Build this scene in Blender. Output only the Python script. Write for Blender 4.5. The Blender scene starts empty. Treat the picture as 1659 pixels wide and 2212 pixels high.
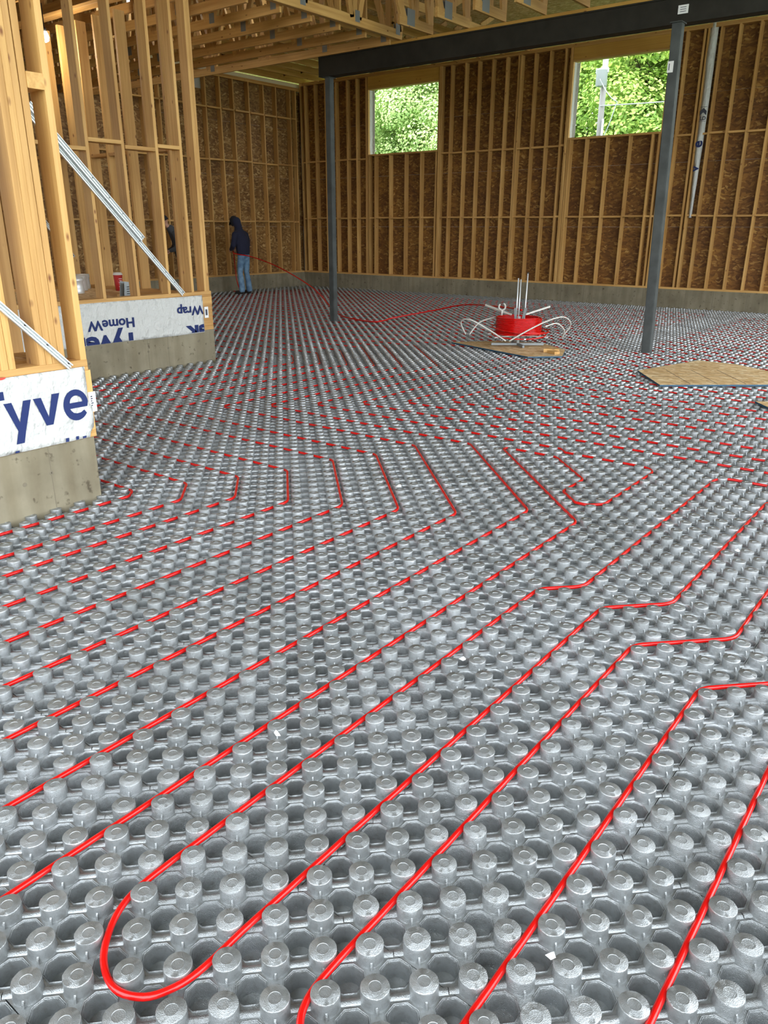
import bpy, bmesh, math, random
from mathutils import Vector, Matrix
from math import pi, sin, cos, sqrt, radians
R = random.Random(7)
S = bpy.context.scene
COL = S.collection

# ------------------------------------------------------------------ camera
cam_d = bpy.data.cameras.new('camera'); cam = bpy.data.objects.new('camera', cam_d); COL.objects.link(cam)
S.camera = cam
CYAW, CPITCH, CROLL = -0.65956, 0.35244, 0.00289
CAMLOC = Vector((0.905, -0.793, 1.576))
cam.location = CAMLOC
fw0 = Vector((sin(CYAW), cos(CYAW), 0)); rt = Vector((cos(CYAW), -sin(CYAW), 0))
fw = fw0*cos(CPITCH) - Vector((0, 0, sin(CPITCH))); up = fw0*sin(CPITCH) + Vector((0, 0, cos(CPITCH)))
r2 = rt*cos(CROLL) + up*sin(CROLL); u2 = -rt*sin(CROLL) + up*cos(CROLL)
cam.rotation_euler = Matrix((r2, u2, -fw)).transposed().to_euler()
cam_d.sensor_fit = 'VERTICAL'; cam_d.sensor_height = 24.0
cam_d.lens = 1663.6/2212*24.0
cam_d.clip_start = 0.05; cam_d.clip_end = 300

# ------------------------------------------------------------------ sky and exposure
W = bpy.data.worlds.new('sky'); S.world = W; W.use_nodes = True
nt = W.node_tree; nt.nodes.clear()
o_ = nt.nodes.new('ShaderNodeOutputWorld'); b_ = nt.nodes.new('ShaderNodeBackground')
tc = nt.nodes.new('ShaderNodeTexCoord'); sp = nt.nodes.new('ShaderNodeSeparateXYZ'); rp = nt.nodes.new('ShaderNodeValToRGB')
nt.links.new(tc.outputs['Generated'], sp.inputs[0]); nt.links.new(sp.outputs['Z'], rp.inputs[0])
rp.color_ramp.elements[0].position = 0.0; rp.color_ramp.elements[0].color = (0.90, 0.955, 1.0, 1)
rp.color_ramp.elements[1].position = 0.8; rp.color_ramp.elements[1].color = (0.84, 0.92, 1.0, 1)
nt.links.new(rp.outputs[0], b_.inputs[0]); b_.inputs[1].default_value = 2.2
nt.links.new(b_.outputs[0], o_.inputs[0])
S.view_settings.view_transform = 'Standard'; S.view_settings.look = 'None'
S.view_settings.gamma = 1; S.view_settings.use_curve_mapping = False
S.view_settings.exposure = 1.55

# ------------------------------------------------------------------ materials
def mat(name, col, rough=.6, metal=0.0, spec=None):
    m = bpy.data.materials.new(name); m.use_nodes = True
    b = m.node_tree.nodes['Principled BSDF']
    b.inputs['Base Color'].default_value = (*col, 1); b.inputs['Roughness'].default_value = rough
    b.inputs['Metallic'].default_value = metal
    if spec is not None: b.inputs['Specular IOR Level'].default_value = spec
    return m
def nd(m, t, **k):
    n = m.node_tree.nodes.new(t)
    for a, v in k.items(): setattr(n, a, v)
    return n
def lk(m, a, b): m.node_tree.links.new(a, b)
def bsdf(m): return m.node_tree.nodes['Principled BSDF']
def ramp(m, stops):
    r = nd(m, 'ShaderNodeValToRGB'); e = r.color_ramp.elements
    e[0].position, e[0].color = stops[0][0], (*stops[0][1], 1)
    e[1].position, e[1].color = stops[-1][0], (*stops[-1][1], 1)
    for p, c in stops[1:-1]:
        x = e.new(p); x.color = (*c, 1)
    return r
def bump(m, h, s, d=.01):
    b = nd(m, 'ShaderNodeBump'); b.inputs['Strength'].default_value = s; b.inputs['Distance'].default_value = d
    lk(m, h, b.inputs['Height']); lk(m, b.outputs[0], bsdf(m).inputs['Normal'])
def noise(m, vec, scale, detail=3, rough=.5):
    n = nd(m, 'ShaderNodeTexNoise'); n.inputs['Scale'].default_value = scale; n.inputs['Detail'].default_value = detail
    n.inputs['Roughness'].default_value = rough
    if vec is not None: lk(m, vec, n.inputs['Vector'])
    return n
def mult(m, a, b, f=1.0):
    x = nd(m, 'ShaderNodeMix', data_type='RGBA', blend_type='MULTIPLY'); x.inputs[0].default_value = f
    lk(m, a, x.inputs[6]); lk(m, b, x.inputs[7]); return x.outputs[2]

def wood_mat(name, axis, base, dark):
    m = mat(name, base, .62)
    tcn = nd(m, 'ShaderNodeTexCoord'); oi = nd(m, 'ShaderNodeObjectInfo')
    off = nd(m, 'ShaderNodeVectorMath', operation='SCALE'); cmb = nd(m, 'ShaderNodeCombineXYZ')
    for i in range(3): lk(m, oi.outputs['Random'], cmb.inputs[i])
    lk(m, cmb.outputs[0], off.inputs[0]); off.inputs['Scale'].default_value = 37.0
    add = nd(m, 'ShaderNodeVectorMath', operation='ADD'); lk(m, tcn.outputs['Object'], add.inputs[0]); lk(m, off.outputs[0], add.inputs[1])
    mp = nd(m, 'ShaderNodeMapping'); sc = [38, 38, 38]; sc[axis] = 1.3; mp.inputs['Scale'].default_value = sc
    lk(m, add.outputs[0], mp.inputs['Vector'])
    g = noise(m, mp.outputs[0], 1.0, 4, .55)
    gr = ramp(m, [(.3, dark), (.62, base)]); lk(m, g.outputs['Fac'], gr.inputs[0])
    # knots
    mp2 = nd(m, 'ShaderNodeMapping'); s2 = [9, 9, 9]; s2[axis] = 4.2; mp2.inputs['Scale'].default_value = s2
    lk(m, add.outputs[0], mp2.inputs['Vector'])
    v = nd(m, 'ShaderNodeTexVoronoi'); v.inputs['Scale'].default_value = 1.0; lk(m, mp2.outputs[0], v.inputs['Vector'])
    kr = ramp(m, [(.03, (.34, .19, .09)), (.12, (1, 1, 1))]); lk(m, v.outputs['Distance'], kr.inputs[0])
    big = noise(m, add.outputs[0], 1.1, 2); bgr = ramp(m, [(.3, (.80, .74, .66)), (.7, (1.0, 1.0, 1.0))]); lk(m, big.outputs['Fac'], bgr.inputs[0])
    rr = ramp(m, [(0, (.80, .74, .68)), (1, (1.08, 1.06, 1.02))]); lk(m, oi.outputs['Random'], rr.inputs[0])
    c = mult(m, gr.outputs[0], kr.outputs[0]); c = mult(m, c, bgr.outputs[0]); c = mult(m, c, rr.outputs[0])
    lk(m, c, bsdf(m).inputs['Base Color'])
    bump(m, g.outputs['Fac'], .25, .002)
    return m
WB, WD = (.69, .43, .155), (.54, .305, .09)
WOOD = [wood_mat('pine_%s' % a, i, WB, WD) for i, a in enumerate('xyz')]
LVL = [wood_mat('engineered_lumber_%s' % a, i, (.66, .40, .09), (.56, .33, .07)) for i, a in enumerate('xyz')]

def osb_mat(name, scale, cols, ax=(0, 1), blot=(.62, .55, .5)):
    m = mat(name, cols[1], .7)
    tcn = nd(m, 'ShaderNodeTexCoord'); oi = nd(m, 'ShaderNodeObjectInfo')
    cmb = nd(m, 'ShaderNodeCombineXYZ')
    for i in range(3): lk(m, oi.outputs['Random'], cmb.inputs[i])
    off = nd(m, 'ShaderNodeVectorMath', operation='SCALE'); off.inputs['Scale'].default_value = 23.0; lk(m, cmb.outputs[0], off.inputs[0])
    add = nd(m, 'ShaderNodeVectorMath', operation='ADD'); lk(m, tcn.outputs['Object'], add.inputs[0]); lk(m, off.outputs[0], add.inputs[1])
    dn = noise(m, add.outputs[0], 3.5, 2); ds = nd(m, 'ShaderNodeVectorMath', operation='SCALE'); ds.inputs['Scale'].default_value = .22
    lk(m, dn.outputs['Color'], ds.inputs[0])
    ad2 = nd(m, 'ShaderNodeVectorMath', operation='ADD'); lk(m, add.outputs[0], ad2.inputs[0]); lk(m, ds.outputs[0], ad2.inputs[1])
    mp = nd(m, 'ShaderNodeMapping'); s = [scale*1.0]*3; s[ax[0]] = scale*.42; mp.inputs['Scale'].default_value = s
    lk(m, ad2.outputs[0], mp.inputs['Vector'])
    v = nd(m, 'ShaderNodeTexVoronoi'); v.inputs['Scale'].default_value = 1.0; lk(m, mp.outputs[0], v.inputs['Vector'])
    sx = nd(m, 'ShaderNodeSeparateColor'); lk(m, v.outputs['Color'], sx.inputs[0])
    r = ramp(m, [(0, cols[0]), (.5, cols[1]), (.85, cols[2]), (1, cols[3])]); lk(m, sx.outputs[0], r.inputs[0])
    bn = noise(m, add.outputs[0], 2.0, 3); br = ramp(m, [(.35, blot), (.65, (1, 1, 1))]); lk(m, bn.outputs['Fac'], br.inputs[0])
    lk(m, mult(m, r.outputs[0], br.outputs[0]), bsdf(m).inputs['Base Color'])
    bump(m, sx.outputs[1], .3, .003)
    return m
OC = [(.135, .052, .007), (.225, .098, .015), (.30, .145, .026), (.46, .27, .075)]
OSBX = osb_mat('strand_board_shaded', 32, OC, (0, 1)); OSBY = osb_mat('strand_board_lit', 32, [(.17, .075, .015), (.29, .15, .04), (.38, .22, .07), (.56, .38, .16)], (1, 0))  # one board: recess shade darkens the first colour, reflected light pales the second
OSBF = osb_mat('strand_board_offcut', 34, [(.50, .31, .13), (.70, .48, .23), (.80, .60, .34), (.9, .76, .5)], (0, 1), (.86, .82, .76))
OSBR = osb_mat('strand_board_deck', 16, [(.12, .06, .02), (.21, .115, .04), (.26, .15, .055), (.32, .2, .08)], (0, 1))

def film_mat():
    m = mat('silver_film', (.46, .49, .51), .235, .6)
    tcn = nd(m, 'ShaderNodeTexCoord'); oi = nd(m, 'ShaderNodeObjectInfo')
    geo = nd(m, 'ShaderNodeNewGeometry')
    n1 = noise(m, geo.outputs['Position'], 4.0, 3); r1 = ramp(m, [(.3, (.78, .78, .77)), (.7, (1.06, 1.06, 1.06))]); lk(m, n1.outputs['Fac'], r1.inputs[0])
    rr = ramp(m, [(0, (.90, .90, .90)), (1, (1.04, 1.04, 1.05))]); lk(m, oi.outputs['Random'], rr.inputs[0])
    n4 = noise(m, geo.outputs['Position'], 70.0, 2); r4 = ramp(m, [(.25, (.84, .82, .79)), (.5, (1, 1, 1))]); lk(m, n4.outputs['Fac'], r4.inputs[0])
    base = nd(m, 'ShaderNodeRGB'); base.outputs[0].default_value = (.405, .422, .424, 1)
    lk(m, mult(m, mult(m, mult(m, base.outputs[0], r1.outputs[0]), rr.outputs[0]), r4.outputs[0]), bsdf(m).inputs['Base Color'])
    n2 = noise(m, geo.outputs['Position'], 480.0, 2, .6); n3 = noise(m, geo.outputs['Position'], 2.3, 1)
    mk = ramp(m, [(.46, (.38, .38, .38)), (.6, (1.0, 1.0, 1.0))]); lk(m, n3.outputs['Fac'], mk.inputs[0])
    mm = nd(m, 'ShaderNodeMath', operation='MULTIPLY'); lk(m, n2.outputs['Fac'], mm.inputs[0]); lk(m, mk.outputs[0], mm.inputs[1])
    w = noise(m, geo.outputs['Position'], 45.0, 2); ad = nd(m, 'ShaderNodeMath', operation='ADD'); 
    w2 = nd(m, 'ShaderNodeMath', operation='MULTIPLY'); lk(m, w.outputs['Fac'], w2.inputs[0]); w2.inputs[1].default_value = .9
    lk(m, mm.outputs[0], ad.inputs[0]); lk(m, w2.outputs[0], ad.inputs[1])
    bump(m, ad.outputs[0], .9, .0028)
    return m
FILM = film_mat(); STAND = None

def conc_mat():
    m = mat('concrete', (.34, .31, .235), .85)
    tcn = nd(m, 'ShaderNodeTexCoord'); geo = nd(m, 'ShaderNodeNewGeometry')
    n1 = noise(m, geo.outputs['Position'], 2.2, 6, .6); r1 = ramp(m, [(.3, (.175, .15, .098)), (.7, (.285, .25, .17))]); lk(m, n1.outputs['Fac'], r1.inputs[0])
    n2 = noise(m, geo.outputs['Position'], 17, 3); r2_ = ramp(m, [(.27, (.45, .42, .38)), (.36, (1, 1, 1))]); lk(m, n2.outputs['Fac'], r2_.inputs[0])
    mp = nd(m, 'ShaderNodeMapping'); mp.inputs['Scale'].default_value = (6, 6, .7); lk(m, geo.outputs['Position'], mp.inputs['Vector'])
    n3 = noise(m, mp.outputs[0], 1.5, 3); r3 = ramp(m, [(.35, (.82, .79, .74)), (.6, (1, 1, 1))]); lk(m, n3.outputs['Fac'], r3.inputs[0])
    lk(m, mult(m, mult(m, r1.outputs[0], r2_.outputs[0]), r3.outputs[0]), bsdf(m).inputs['Base Color'])
    bump(m, n2.outputs['Fac'], .2, .004)
    return m
CONC = conc_mat()
DARKCONC = mat('dark_joint', (.17, .145, .10), .9)

def wrap_mat():
    m = mat('house_wrap_sheet', (.57, .57, .54), .6)
    geo = nd(m, 'ShaderNodeNewGeometry')
    mp = nd(m, 'ShaderNodeMapping'); mp.inputs['Scale'].default_value = (1, 9, 5); mp.inputs['Rotation'].default_value = (.6, 0, 0); lk(m, geo.outputs['Position'], mp.inputs['Vector'])
    n = noise(m, mp.outputs[0], 1.6, 3); n2 = noise(m, geo.outputs['Position'], 9, 4)
    ad = nd(m, 'ShaderNodeMath', operation='ADD'); lk(m, n.outputs['Fac'], ad.inputs[0]); lk(m, n2.outputs['Fac'], ad.inputs[1])
    bump(m, ad.outputs[0], .9, .04)
    return m
WRAP = wrap_mat()
BLUE = mat('blue_print', (.018, .030, .115), .7, 0, .2); GREYPRINT = mat('dark_print', (.05, .055, .08), .6); REDPRINT = mat('red_print', (.6, .05, .03), .6)
PAPER = mat('white_label', (.8, .8, .78), .6)

def dark_steel(name, c, rough):
    m = mat(name, c, rough, .0, .25); geo = nd(m, 'ShaderNodeNewGeometry')
    n = noise(m, geo.outputs['Position'], 6, 5); r = ramp(m, [(.3, tuple(x*.75 for x in c)), (.7, tuple(x*1.2 for x in c))]); lk(m, n.outputs['Fac'], r.inputs[0])
    lk(m, r.outputs[0], bsdf(m).inputs['Base Color']); return m
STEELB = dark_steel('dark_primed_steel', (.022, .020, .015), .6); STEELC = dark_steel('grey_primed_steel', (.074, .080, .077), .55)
PEX = mat('red_plastic_pipe', (.56, .006, .005), .2)
GALV = mat('galvanized_steel', (.74, .77, .77), .38, .45); PLATE = mat('truss_plate', (.25, .27, .27), .5, .5)
WHITEP = mat('white_plastic', (.60, .58, .52), .4); CLEARP = mat('grey_plastic_rod', (.62, .60, .54), .5)
BLACK = mat('black_rubber', (.02, .02, .02), .6)
BLUEEDGE = mat('blue_painted_edge', (.02, .07, .12), .6)
GRASS = mat('grass', (.10, .17, .04), .9); SOIL = mat('crawl_slab', (.10, .09, .075), .9)

# ------------------------------------------------------------------ mesh helpers
def link(name, me, m=None, parent=None, loc=(0, 0, 0), rot=(0, 0, 0)):
    o = bpy.data.objects.new(name, me); COL.objects.link(o)
    if m is not None and me is not None and not me.materials: me.materials.append(m)
    o.location = loc; o.rotation_euler = rot
    if parent is not None: o.parent = parent
    return o
def mesh(name, v, f, m=None, smooth=False):
    me = bpy.data.meshes.new(name); me.from_pydata([tuple(x) for x in v], [], f)
    if m is not None: me.materials.append(m)
    if smooth: me.polygons.foreach_set('use_smooth', [True]*len(me.polygons))
    me.update(); return me
class MB:
    def __init__(s): s.v = []; s.f = []
    def box(s, x0, y0, z0, x1, y1, z1):
        n = len(s.v); s.v += [(x0, y0, z0), (x1, y0, z0), (x1, y1, z0), (x0, y1, z0), (x0, y0, z1), (x1, y0, z1), (x1, y1, z1), (x0, y1, z1)]
        s.f += [tuple(n+i for i in q) for q in ((0, 3, 2, 1), (4, 5, 6, 7), (0, 1, 5, 4), (1, 2, 6, 5), (2, 3, 7, 6), (3, 0, 4, 7))]
        return s
    def bar(s, a, b, w, h, up=Vector((0, 0, 1))):
        a = Vector(a); b = Vector(b); d = (b-a).normalized(); sd = d.cross(up)
        if sd.length < 1e-4: sd = d.cross(Vector((1, 0, 0)))
        sd.normalize(); u = sd.cross(d).normalized(); n = len(s.v)
        for p in (a, b):
            for q, r in ((-1, -1), (1, -1), (1, 1), (-1, 1)): s.v.append(p+sd*q*w/2+u*r*h/2)
        s.f += [tuple(n+i for i in q) for q in ((0, 1, 2, 3), (7, 6, 5, 4), (0, 4, 5, 1), (1, 5, 6, 2), (2, 6, 7, 3), (3, 7, 4, 0))]
        return s
    def prism(s, pts, z0, z1):
        n = len(s.v); k = len(pts)
        s.v += [(p[0], p[1], z0) for p in pts]+[(p[0], p[1], z1) for p in pts]
        s.f += [tuple(range(n+k-1, n-1, -1)), tuple(range(n+k, n+2*k))]+[(n+i, n+(i+1) % k, n+k+(i+1) % k, n+k+i) for i in range(k)]
        return s
    def lathe(s, prof, seg=20, c=(0, 0, 0), cap=True):
        n = len(s.v)
        for r, z in prof:
            for i in range(seg):
                a = 2*pi*i/seg; s.v.append((c[0]+r*cos(a), c[1]+r*sin(a), c[2]+z))
        for j in range(len(prof)-1):
            for i in range(seg):
                a, b = n+j*seg+i, n+j*seg+(i+1) % seg; s.f.append((a, b, b+seg, a+seg))
        if cap:
            s.f.append(tuple(n+i for i in range(seg))[::-1]); s.f.append(tuple(n+(len(prof)-1)*seg+i for i in range(seg)))
        return s
    def tube(s, pts, r, seg=10, closed=False, cap=True):
        pts = [Vector(p) for p in pts]; n0 = len(s.v); N = len(pts)
        up = Vector((0, 0, 1)); prev = None
        for i, p in enumerate(pts):
            if closed: d = (pts[(i+1) % N]-pts[i-1])
            else: d = pts[min(i+1, N-1)]-pts[max(i-1, 0)]
            d.normalize()
            if prev is None:
                a = d.cross(up)
                if a.length < .05: a = d.cross(Vector((1, 0, 0)))
                a.normalize()
            else:
                a = prev-d*prev.dot(d); a.normalize()
            prev = a; b = a.cross(d)
            rr = r[i] if isinstance(r, (list, tuple)) else r
            for k in range(seg):
                t = 2*pi*k/seg; s.v.append(p+a*cos(t)*rr+b*sin(t)*rr)
        M = N if closed else N-1
        for i in range(M):
            for k in range(seg):
                A = n0+i*seg+k; B = n0+i*seg+(k+1) % seg; C = n0+((i+1) % N)*seg+(k+1) % seg; D = n0+((i+1) % N)*seg+k
                s.f.append((A, D, C, B))
        if not closed and cap:
            s.f.append(tuple(n0+k for k in range(seg))); s.f.append(tuple(n0+(N-1)*seg+k for k in range(seg))[::-1])
        return s
    def build(s, name, m, parent=None, smooth=False, loc=(0, 0, 0), rot=(0, 0, 0)):
        return link(name, mesh(name, s.v, s.f, m, smooth), None, parent, loc, rot)
def smooth_by_angle(me, ang=35):
    me.polygons.foreach_set('use_smooth', [True]*len(me.polygons))
    bm = bmesh.new(); bm.from_mesh(me)
    for e in bm.edges:
        if len(e.link_faces) == 2 and e.calc_face_angle(0) > radians(ang): e.smooth = False
    bm.to_mesh(me); bm.free()
def tag(o, label=None, cat=None, group=None, kind=None):
    if label: o['label'] = label
    if cat: o['category'] = cat
    if group: o['group'] = group
    if kind: o['kind'] = kind
    return o
def empty(name, loc=(0, 0, 0), rz=0, parent=None):
    o = bpy.data.objects.new(name, None); COL.objects.link(o); o.location = loc; o.rotation_euler = (0, 0, rz); o.empty_display_size = .1
    if parent is not None: o.parent = parent
    return o
BOXC = {}
def stick(name, parent, x0, y0, z0, x1, y1, z1, mats=None, jit=0.0):
    """a board: own object at its base corner, mesh shared between boards of one size"""
    if mats is None: mats = WOOD
    d = (round(x1-x0, 3), round(y1-y0, 3), round(z1-z0, 3)); ax = max(range(3), key=lambda i: d[i])
    m = mats[ax] if isinstance(mats, list) else mats
    key = (d, m.name)
    if key not in BOXC:
        c = .003 if min(d) > .02 else 0
        b = MB().box(0, 0, 0, *d); me = mesh(name, b.v, b.f, m)
        if c:
            bm = bmesh.new(); bm.from_mesh(me)
            le = [e for e in bm.edges if e.calc_length() > max(d)-.001]
            bmesh.ops.bevel(bm, geom=le, offset=c, segments=1, affect='EDGES'); bm.to_mesh(me); bm.free()
        BOXC[key] = me
    o = link(name, BOXC[key], None, parent, (x0, y0, z0))
    if jit:
        if ax == 2: o.rotation_euler = (R.uniform(-jit, jit), R.uniform(-jit, jit), 0)
    return o

L = 0.0762
XN, XM, XF, YB = -3.21, -6.73, -15.1, 16.1

# ================================================================== FLOOR
fl = MB().box(-15.1, -2.6, -.18, 4.4, 16.1, -.0505).build('floor', SOIL); tag(fl, kind='structure')
def well(b, cx, cy, near):
    """octagonal recess in a square cell"""
    h = L/2; seg = 16 if near else 8
    def octr(a, t):  # octagon radius with apothem a, flats towards +-x,+-y
        k = (t+pi/8) % (pi/4)-pi/8; return a/cos(k)
    def ring(a, z, octo):
        n = len(b.v)
        for i in range(seg):
            t = 2*pi*i/seg+(pi/8 if seg == 8 else 0); r = octr(a, t) if octo and seg == 16 else (a/cos(pi/8) if octo else a)
            if octo and r > h*1.10: r = h*1.10
            b.v.append((cx+r*cos(t), cy+r*sin(t), z))
        return n
    if near:
        rs = [(.0377, 0, 1), (.0369, .0030, 1), (.0362, .0035, 1), (.0355, .0028, 1), (.0349, -.0012, 1), (.0341, .0014, 1), (.0333, .0004, 1), (.0329, -.006, 1), (.0332, -.016, 0), (.0325, -.036, 0), (.0290, -.0445, 0), (.013, -.0462, 0)]
    else: rs = [(.0368, .002, 1), (.0345, -.002, 1), (.031, -.034, 0), (.018, -.042, 0)]
    ids = [ring(*r) for r in rs]
    for A, B in zip(ids, ids[1:]):
        for i in range(seg):
            j = (i+1) % seg; b.f.append((A+i, A+j, B+j, B+i))
    b.f.append(tuple(ids[-1]+i for i in range(seg)))
    # border to square
    c = [len(b.v)+i for i in range(4)]
    b.v += [(cx+h, cy+h, 0), (cx-h, cy+h, 0), (cx-h, cy-h, 0), (cx+h, cy-h, 0)]
    A = ids[0]; q = seg//4; o = 0 if seg == 16 else 0
    for s in range(4):  # corner s between side s and s+1 ; angle 45+90s
        if seg == 16:
            k = [A+(4*s+i) % 16 for i in range(5)]       # from angle 90s to 90s+90
            b.f.append((c[s], *k[::-1]))
            b.f.append((c[s-1], c[s], A+(4*s) % 16)) 
        else:
            k0, k1 = A+(2*s) % 8, A+(2*s+1) % 8
            b.f.append((c[s], k1, k0)); b.f.append((c[s-1], c[s], k0, A+(2*s-1) % 8))
def nub(b, cx, cy, near, rnd):
    seg = 24 if near else 12; n = len(b.v)
    tx, ty = (rnd.uniform(-.035, .035), rnd.uniform(-.035, .035)) if near else (0, 0)
    dr = rnd.uniform(-.0006, .0006); dz = rnd.uniform(-.0012, .0008)
    if near: pr = [(.0345, -.001), (.0334, .0015), (.0328, .005), (.0324, .0345), (.0321, .0374), (.0311, .0385), (.0150, .0382), (.0144, .0387), (.0138, .0376), (.004, .0374)]
    else: pr = [(.0338, -.001), (.0324, .0358), (.0308, .0385), (.0145, .0382), (.0138, .0374)]
    for j, (r, z) in enumerate(pr):
        for i in range(seg):
            a = 2*pi*i/seg; rr = r+(dr if z > .005 else 0)
            if near and j in (3, 4, 5): rr += rnd.uniform(-.0005, .0005)
            x, y = rr*cos(a), rr*sin(a)
            zz = z+(dz+tx*x+ty*y if z > .02 else 0)
            if near and j in (4, 5): zz += rnd.uniform(-.0005, .0005)
            b.v.append((cx+x, cy+y, zz))
    for j in range(len(pr)-1):
        for i in range(seg):
            A, B = n+j*seg+i, n+j*seg+(i+1) % seg; b.f.append((A, B, B+seg, A+seg))
    b.f.append(tuple(n+(len(pr)-1)*seg+i for i in range(seg)))
def panel_mesh(near, seed):
    """4 ft x 2 ft moulded panel: 16 x 8 cells, studs and octagonal wells alternating"""
    rnd = random.Random(seed); b = MB(); h = L/2; g = .0011
    for i in range(16):
        for j in range(8):
            cx, cy = (i+.5)*L, (j+.5)*L
            if (i+j) % 2 == 0:
                n = len(b.v); b.v += [(cx-h, cy-h, 0), (cx+h, cy-h, 0), (cx+h, cy+h, 0), (cx-h, cy+h, 0)]; b.f.append((n, n+1, n+2, n+3))
                nub(b, cx, cy, near, rnd)
                if near:  # small rib up the front and back of each knob, and a low web between knobs
                    d = Vector((-.7071, .7071)); p = Vector((.7071, .7071))
                    for sg in (1, -1):
                        n = len(b.v)
                        for rr, z in ((.031, 0), (.0395, 0), (.0375, .012), (.031, .019)):
                            for w in (-.0022, .0022):
                                q = d*rr*sg+p*w; b.v.append((cx+q.x, cy+q.y, z))
                        fs = [(0, 1, 3, 2), (2, 3, 5, 4), (4, 5, 7, 6), (0, 2, 4, 6), (1, 7, 5, 3)]
                        b.f += [tuple(n+k for k in q) for q in fs]
                        n = len(b.v)
                        for rr, z in ((.029, .0065), (.0539, .0048)):
                            for w in (-.004, .004):
                                q = p*rr*sg+d*w; b.v.append((cx+q.x, cy+q.y, z))
                        for rr in (.029, .0539):
                            for w in (-.0095, .0095):
                                q = p*rr*sg+d*w; b.v.append((cx+q.x, cy+q.y, .0))
                        b.f += [tuple(n+k for k in q) for q in ((0, 1, 3, 2), (0, 2, 6, 4), (1, 5, 7, 3))]
            else: well(b, cx, cy, near)
    W_, H_ = 16*L, 8*L
    n = len(b.v)
    b.v += [(0, 0, 0), (W_, 0, 0), (W_, H_, 0), (0, H_, 0), (0, 0, -.050), (W_, 0, -.050), (W_, H_, -.050), (0, H_, -.050)]
    b.f += [tuple(n+k for k in q) for q in ((0, 4, 5, 1), (1, 5, 6, 2), (2, 6, 7, 3), (3, 7, 4, 0), (4, 7, 6, 5))]
    b.v = [(x*(1-2*g/W_)+g, y*(1-2*g/H_)+g, z) for x, y, z in b.v]
    me = mesh('insulation_panel', b.v, b.f, FILM); smooth_by_angle(me, 55)
    return me
PM_N = [panel_mesh(True, s) for s in (1, 2, 3)]; PM_F = [panel_mesh(False, s) for s in (4, 5)]
def inview(x, y, mx=1.15):
    d = Vector((x, y, 0))-CAMLOC; zf = d.dot(fw)
    if zf < -.3: return False
    a = d.dot(r2); u = d.dot(u2)
    return abs(a) < zf*.499+mx and u > -zf*.665-mx
cnt = 0
for j in range(-4, 27):
    y0 = (3.5+8*j)*L
    sh = -10.5 if j % 2 else -2.5
    for i in range(-13, 4):
        x0 = (sh+16*i)*L; x1, y1 = x0+16*L, y0+8*L; cx, cy = (x0+x1)/2, (y0+y1)/2
        if x1 > 4.3 or y1 < -1.6: continue
        if not any(inview(px, py, .9) for px in (x0, cx, x1) for py in (y0, y1)): continue
        if x1 < XF+.2 or y0 > YB-.1: continue
        near = (Vector((cx, cy, 0))-CAMLOC).length < 8.5
        me = R.choice(PM_N if near else PM_F)
        # trim panels that meet a wall or a platform corner
        keep = [[]]   # list of half plane sets, each kept piece
        if x0 < XF: keep = [k+[('x', XF, 1)] for k in keep]
        if y1 > YB: keep = [k+[('y', YB, -1)] for k in keep]
        for PX_, PY_ in ((XN, 1.69), (XM, 5.61)):
            if x0 < PX_ and y0 < PY_ and not (PX_ == XM and False):
                if x1 <= PX_ and y1 <= PY_: keep = []; break
                if x1 <= PX_: keep = [k+[('y', PY_, 1)] for k in keep]
                elif y1 <= PY_: keep = [k+[('x', PX_, 1)] for k in keep]
                else: keep = [k+[('y', PY_, 1)] for k in keep]+[k+[('y', PY_, -1), ('x', PX_, 1)] for k in keep]
                if PX_ == XN and y1 <= PY_: break
        if not keep: continue
        if any(keep):
            bmo = bmesh.new()
            for ks in keep:
                bm = bmesh.new(); bm.from_mesh(me)
                for a, v, s in ks:
                    co = (v-x0, 0, 0) if a == 'x' else (0, v-y0, 0); no = (-s, 0, 0) if a == 'x' else (0, -s, 0)
                    bmesh.ops.bisect_plane(bm, geom=bm.verts[:]+bm.edges[:]+bm.faces[:], plane_co=co, plane_no=no, clear_outer=True)
                tm = bpy.data.meshes.new('tmp'); bm.to_mesh(tm); bm.free(); bmo.from_mesh(tm); bpy.data.meshes.remove(tm)
            me = bpy.data.meshes.new('insulation_panel'); bmo.to_mesh(me); bmo.free(); me.materials.clear(); me.materials.append(FILM)
            if not me.polygons: continue
        o = link('insulation_panel', me, None, fl, (x0, y0, R.uniform(-.0006, .0006)))
        cnt += 1
print('panels', cnt)

# ================================================================== RAISED PLATFORMS (left)
def platform(name, x0, x1, y0, y1, face_seams):
    w = MB().box(x0, y0, -.05, x1, y1, .405)
    o = w.build(name, CONC); tag(o, kind='structure')
    return o
p1 = platform('wall_left_near', -5.6, XN, -1.8, 1.68, ()); p2 = platform('wall_left_middle', -14.2, XM, 1.70, 5.60, ())
def seam(parent, x, y, z0, z1, w=.004):
    MB().box(x-.001, y-w/2, z0, x+.0012, y+w/2, z1).build('form_joint', DARKCONC, parent)
def tiehole(parent, x, y, z):
    b = MB(); b.lathe([(.013, 0), (.012, .001), (.005, .0012)], 10); o = b.build('tie_hole', DARKCONC, parent, loc=(x, y, z), rot=(0, pi/2, 0))
seam(p1, XN, 1.385, .0, .40); tiehole(p1, XN, 1.385, .25); tiehole(p1, XN, 1.22, .22)
for y in (4.62, 4.9): seam(p2, XM, y, .0, .40, .004)
for y, z in ((4.62, .24), (4.9, .25), (5.35, .28), (4.1, .3)): tiehole(p2, XM, y, z)
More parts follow.
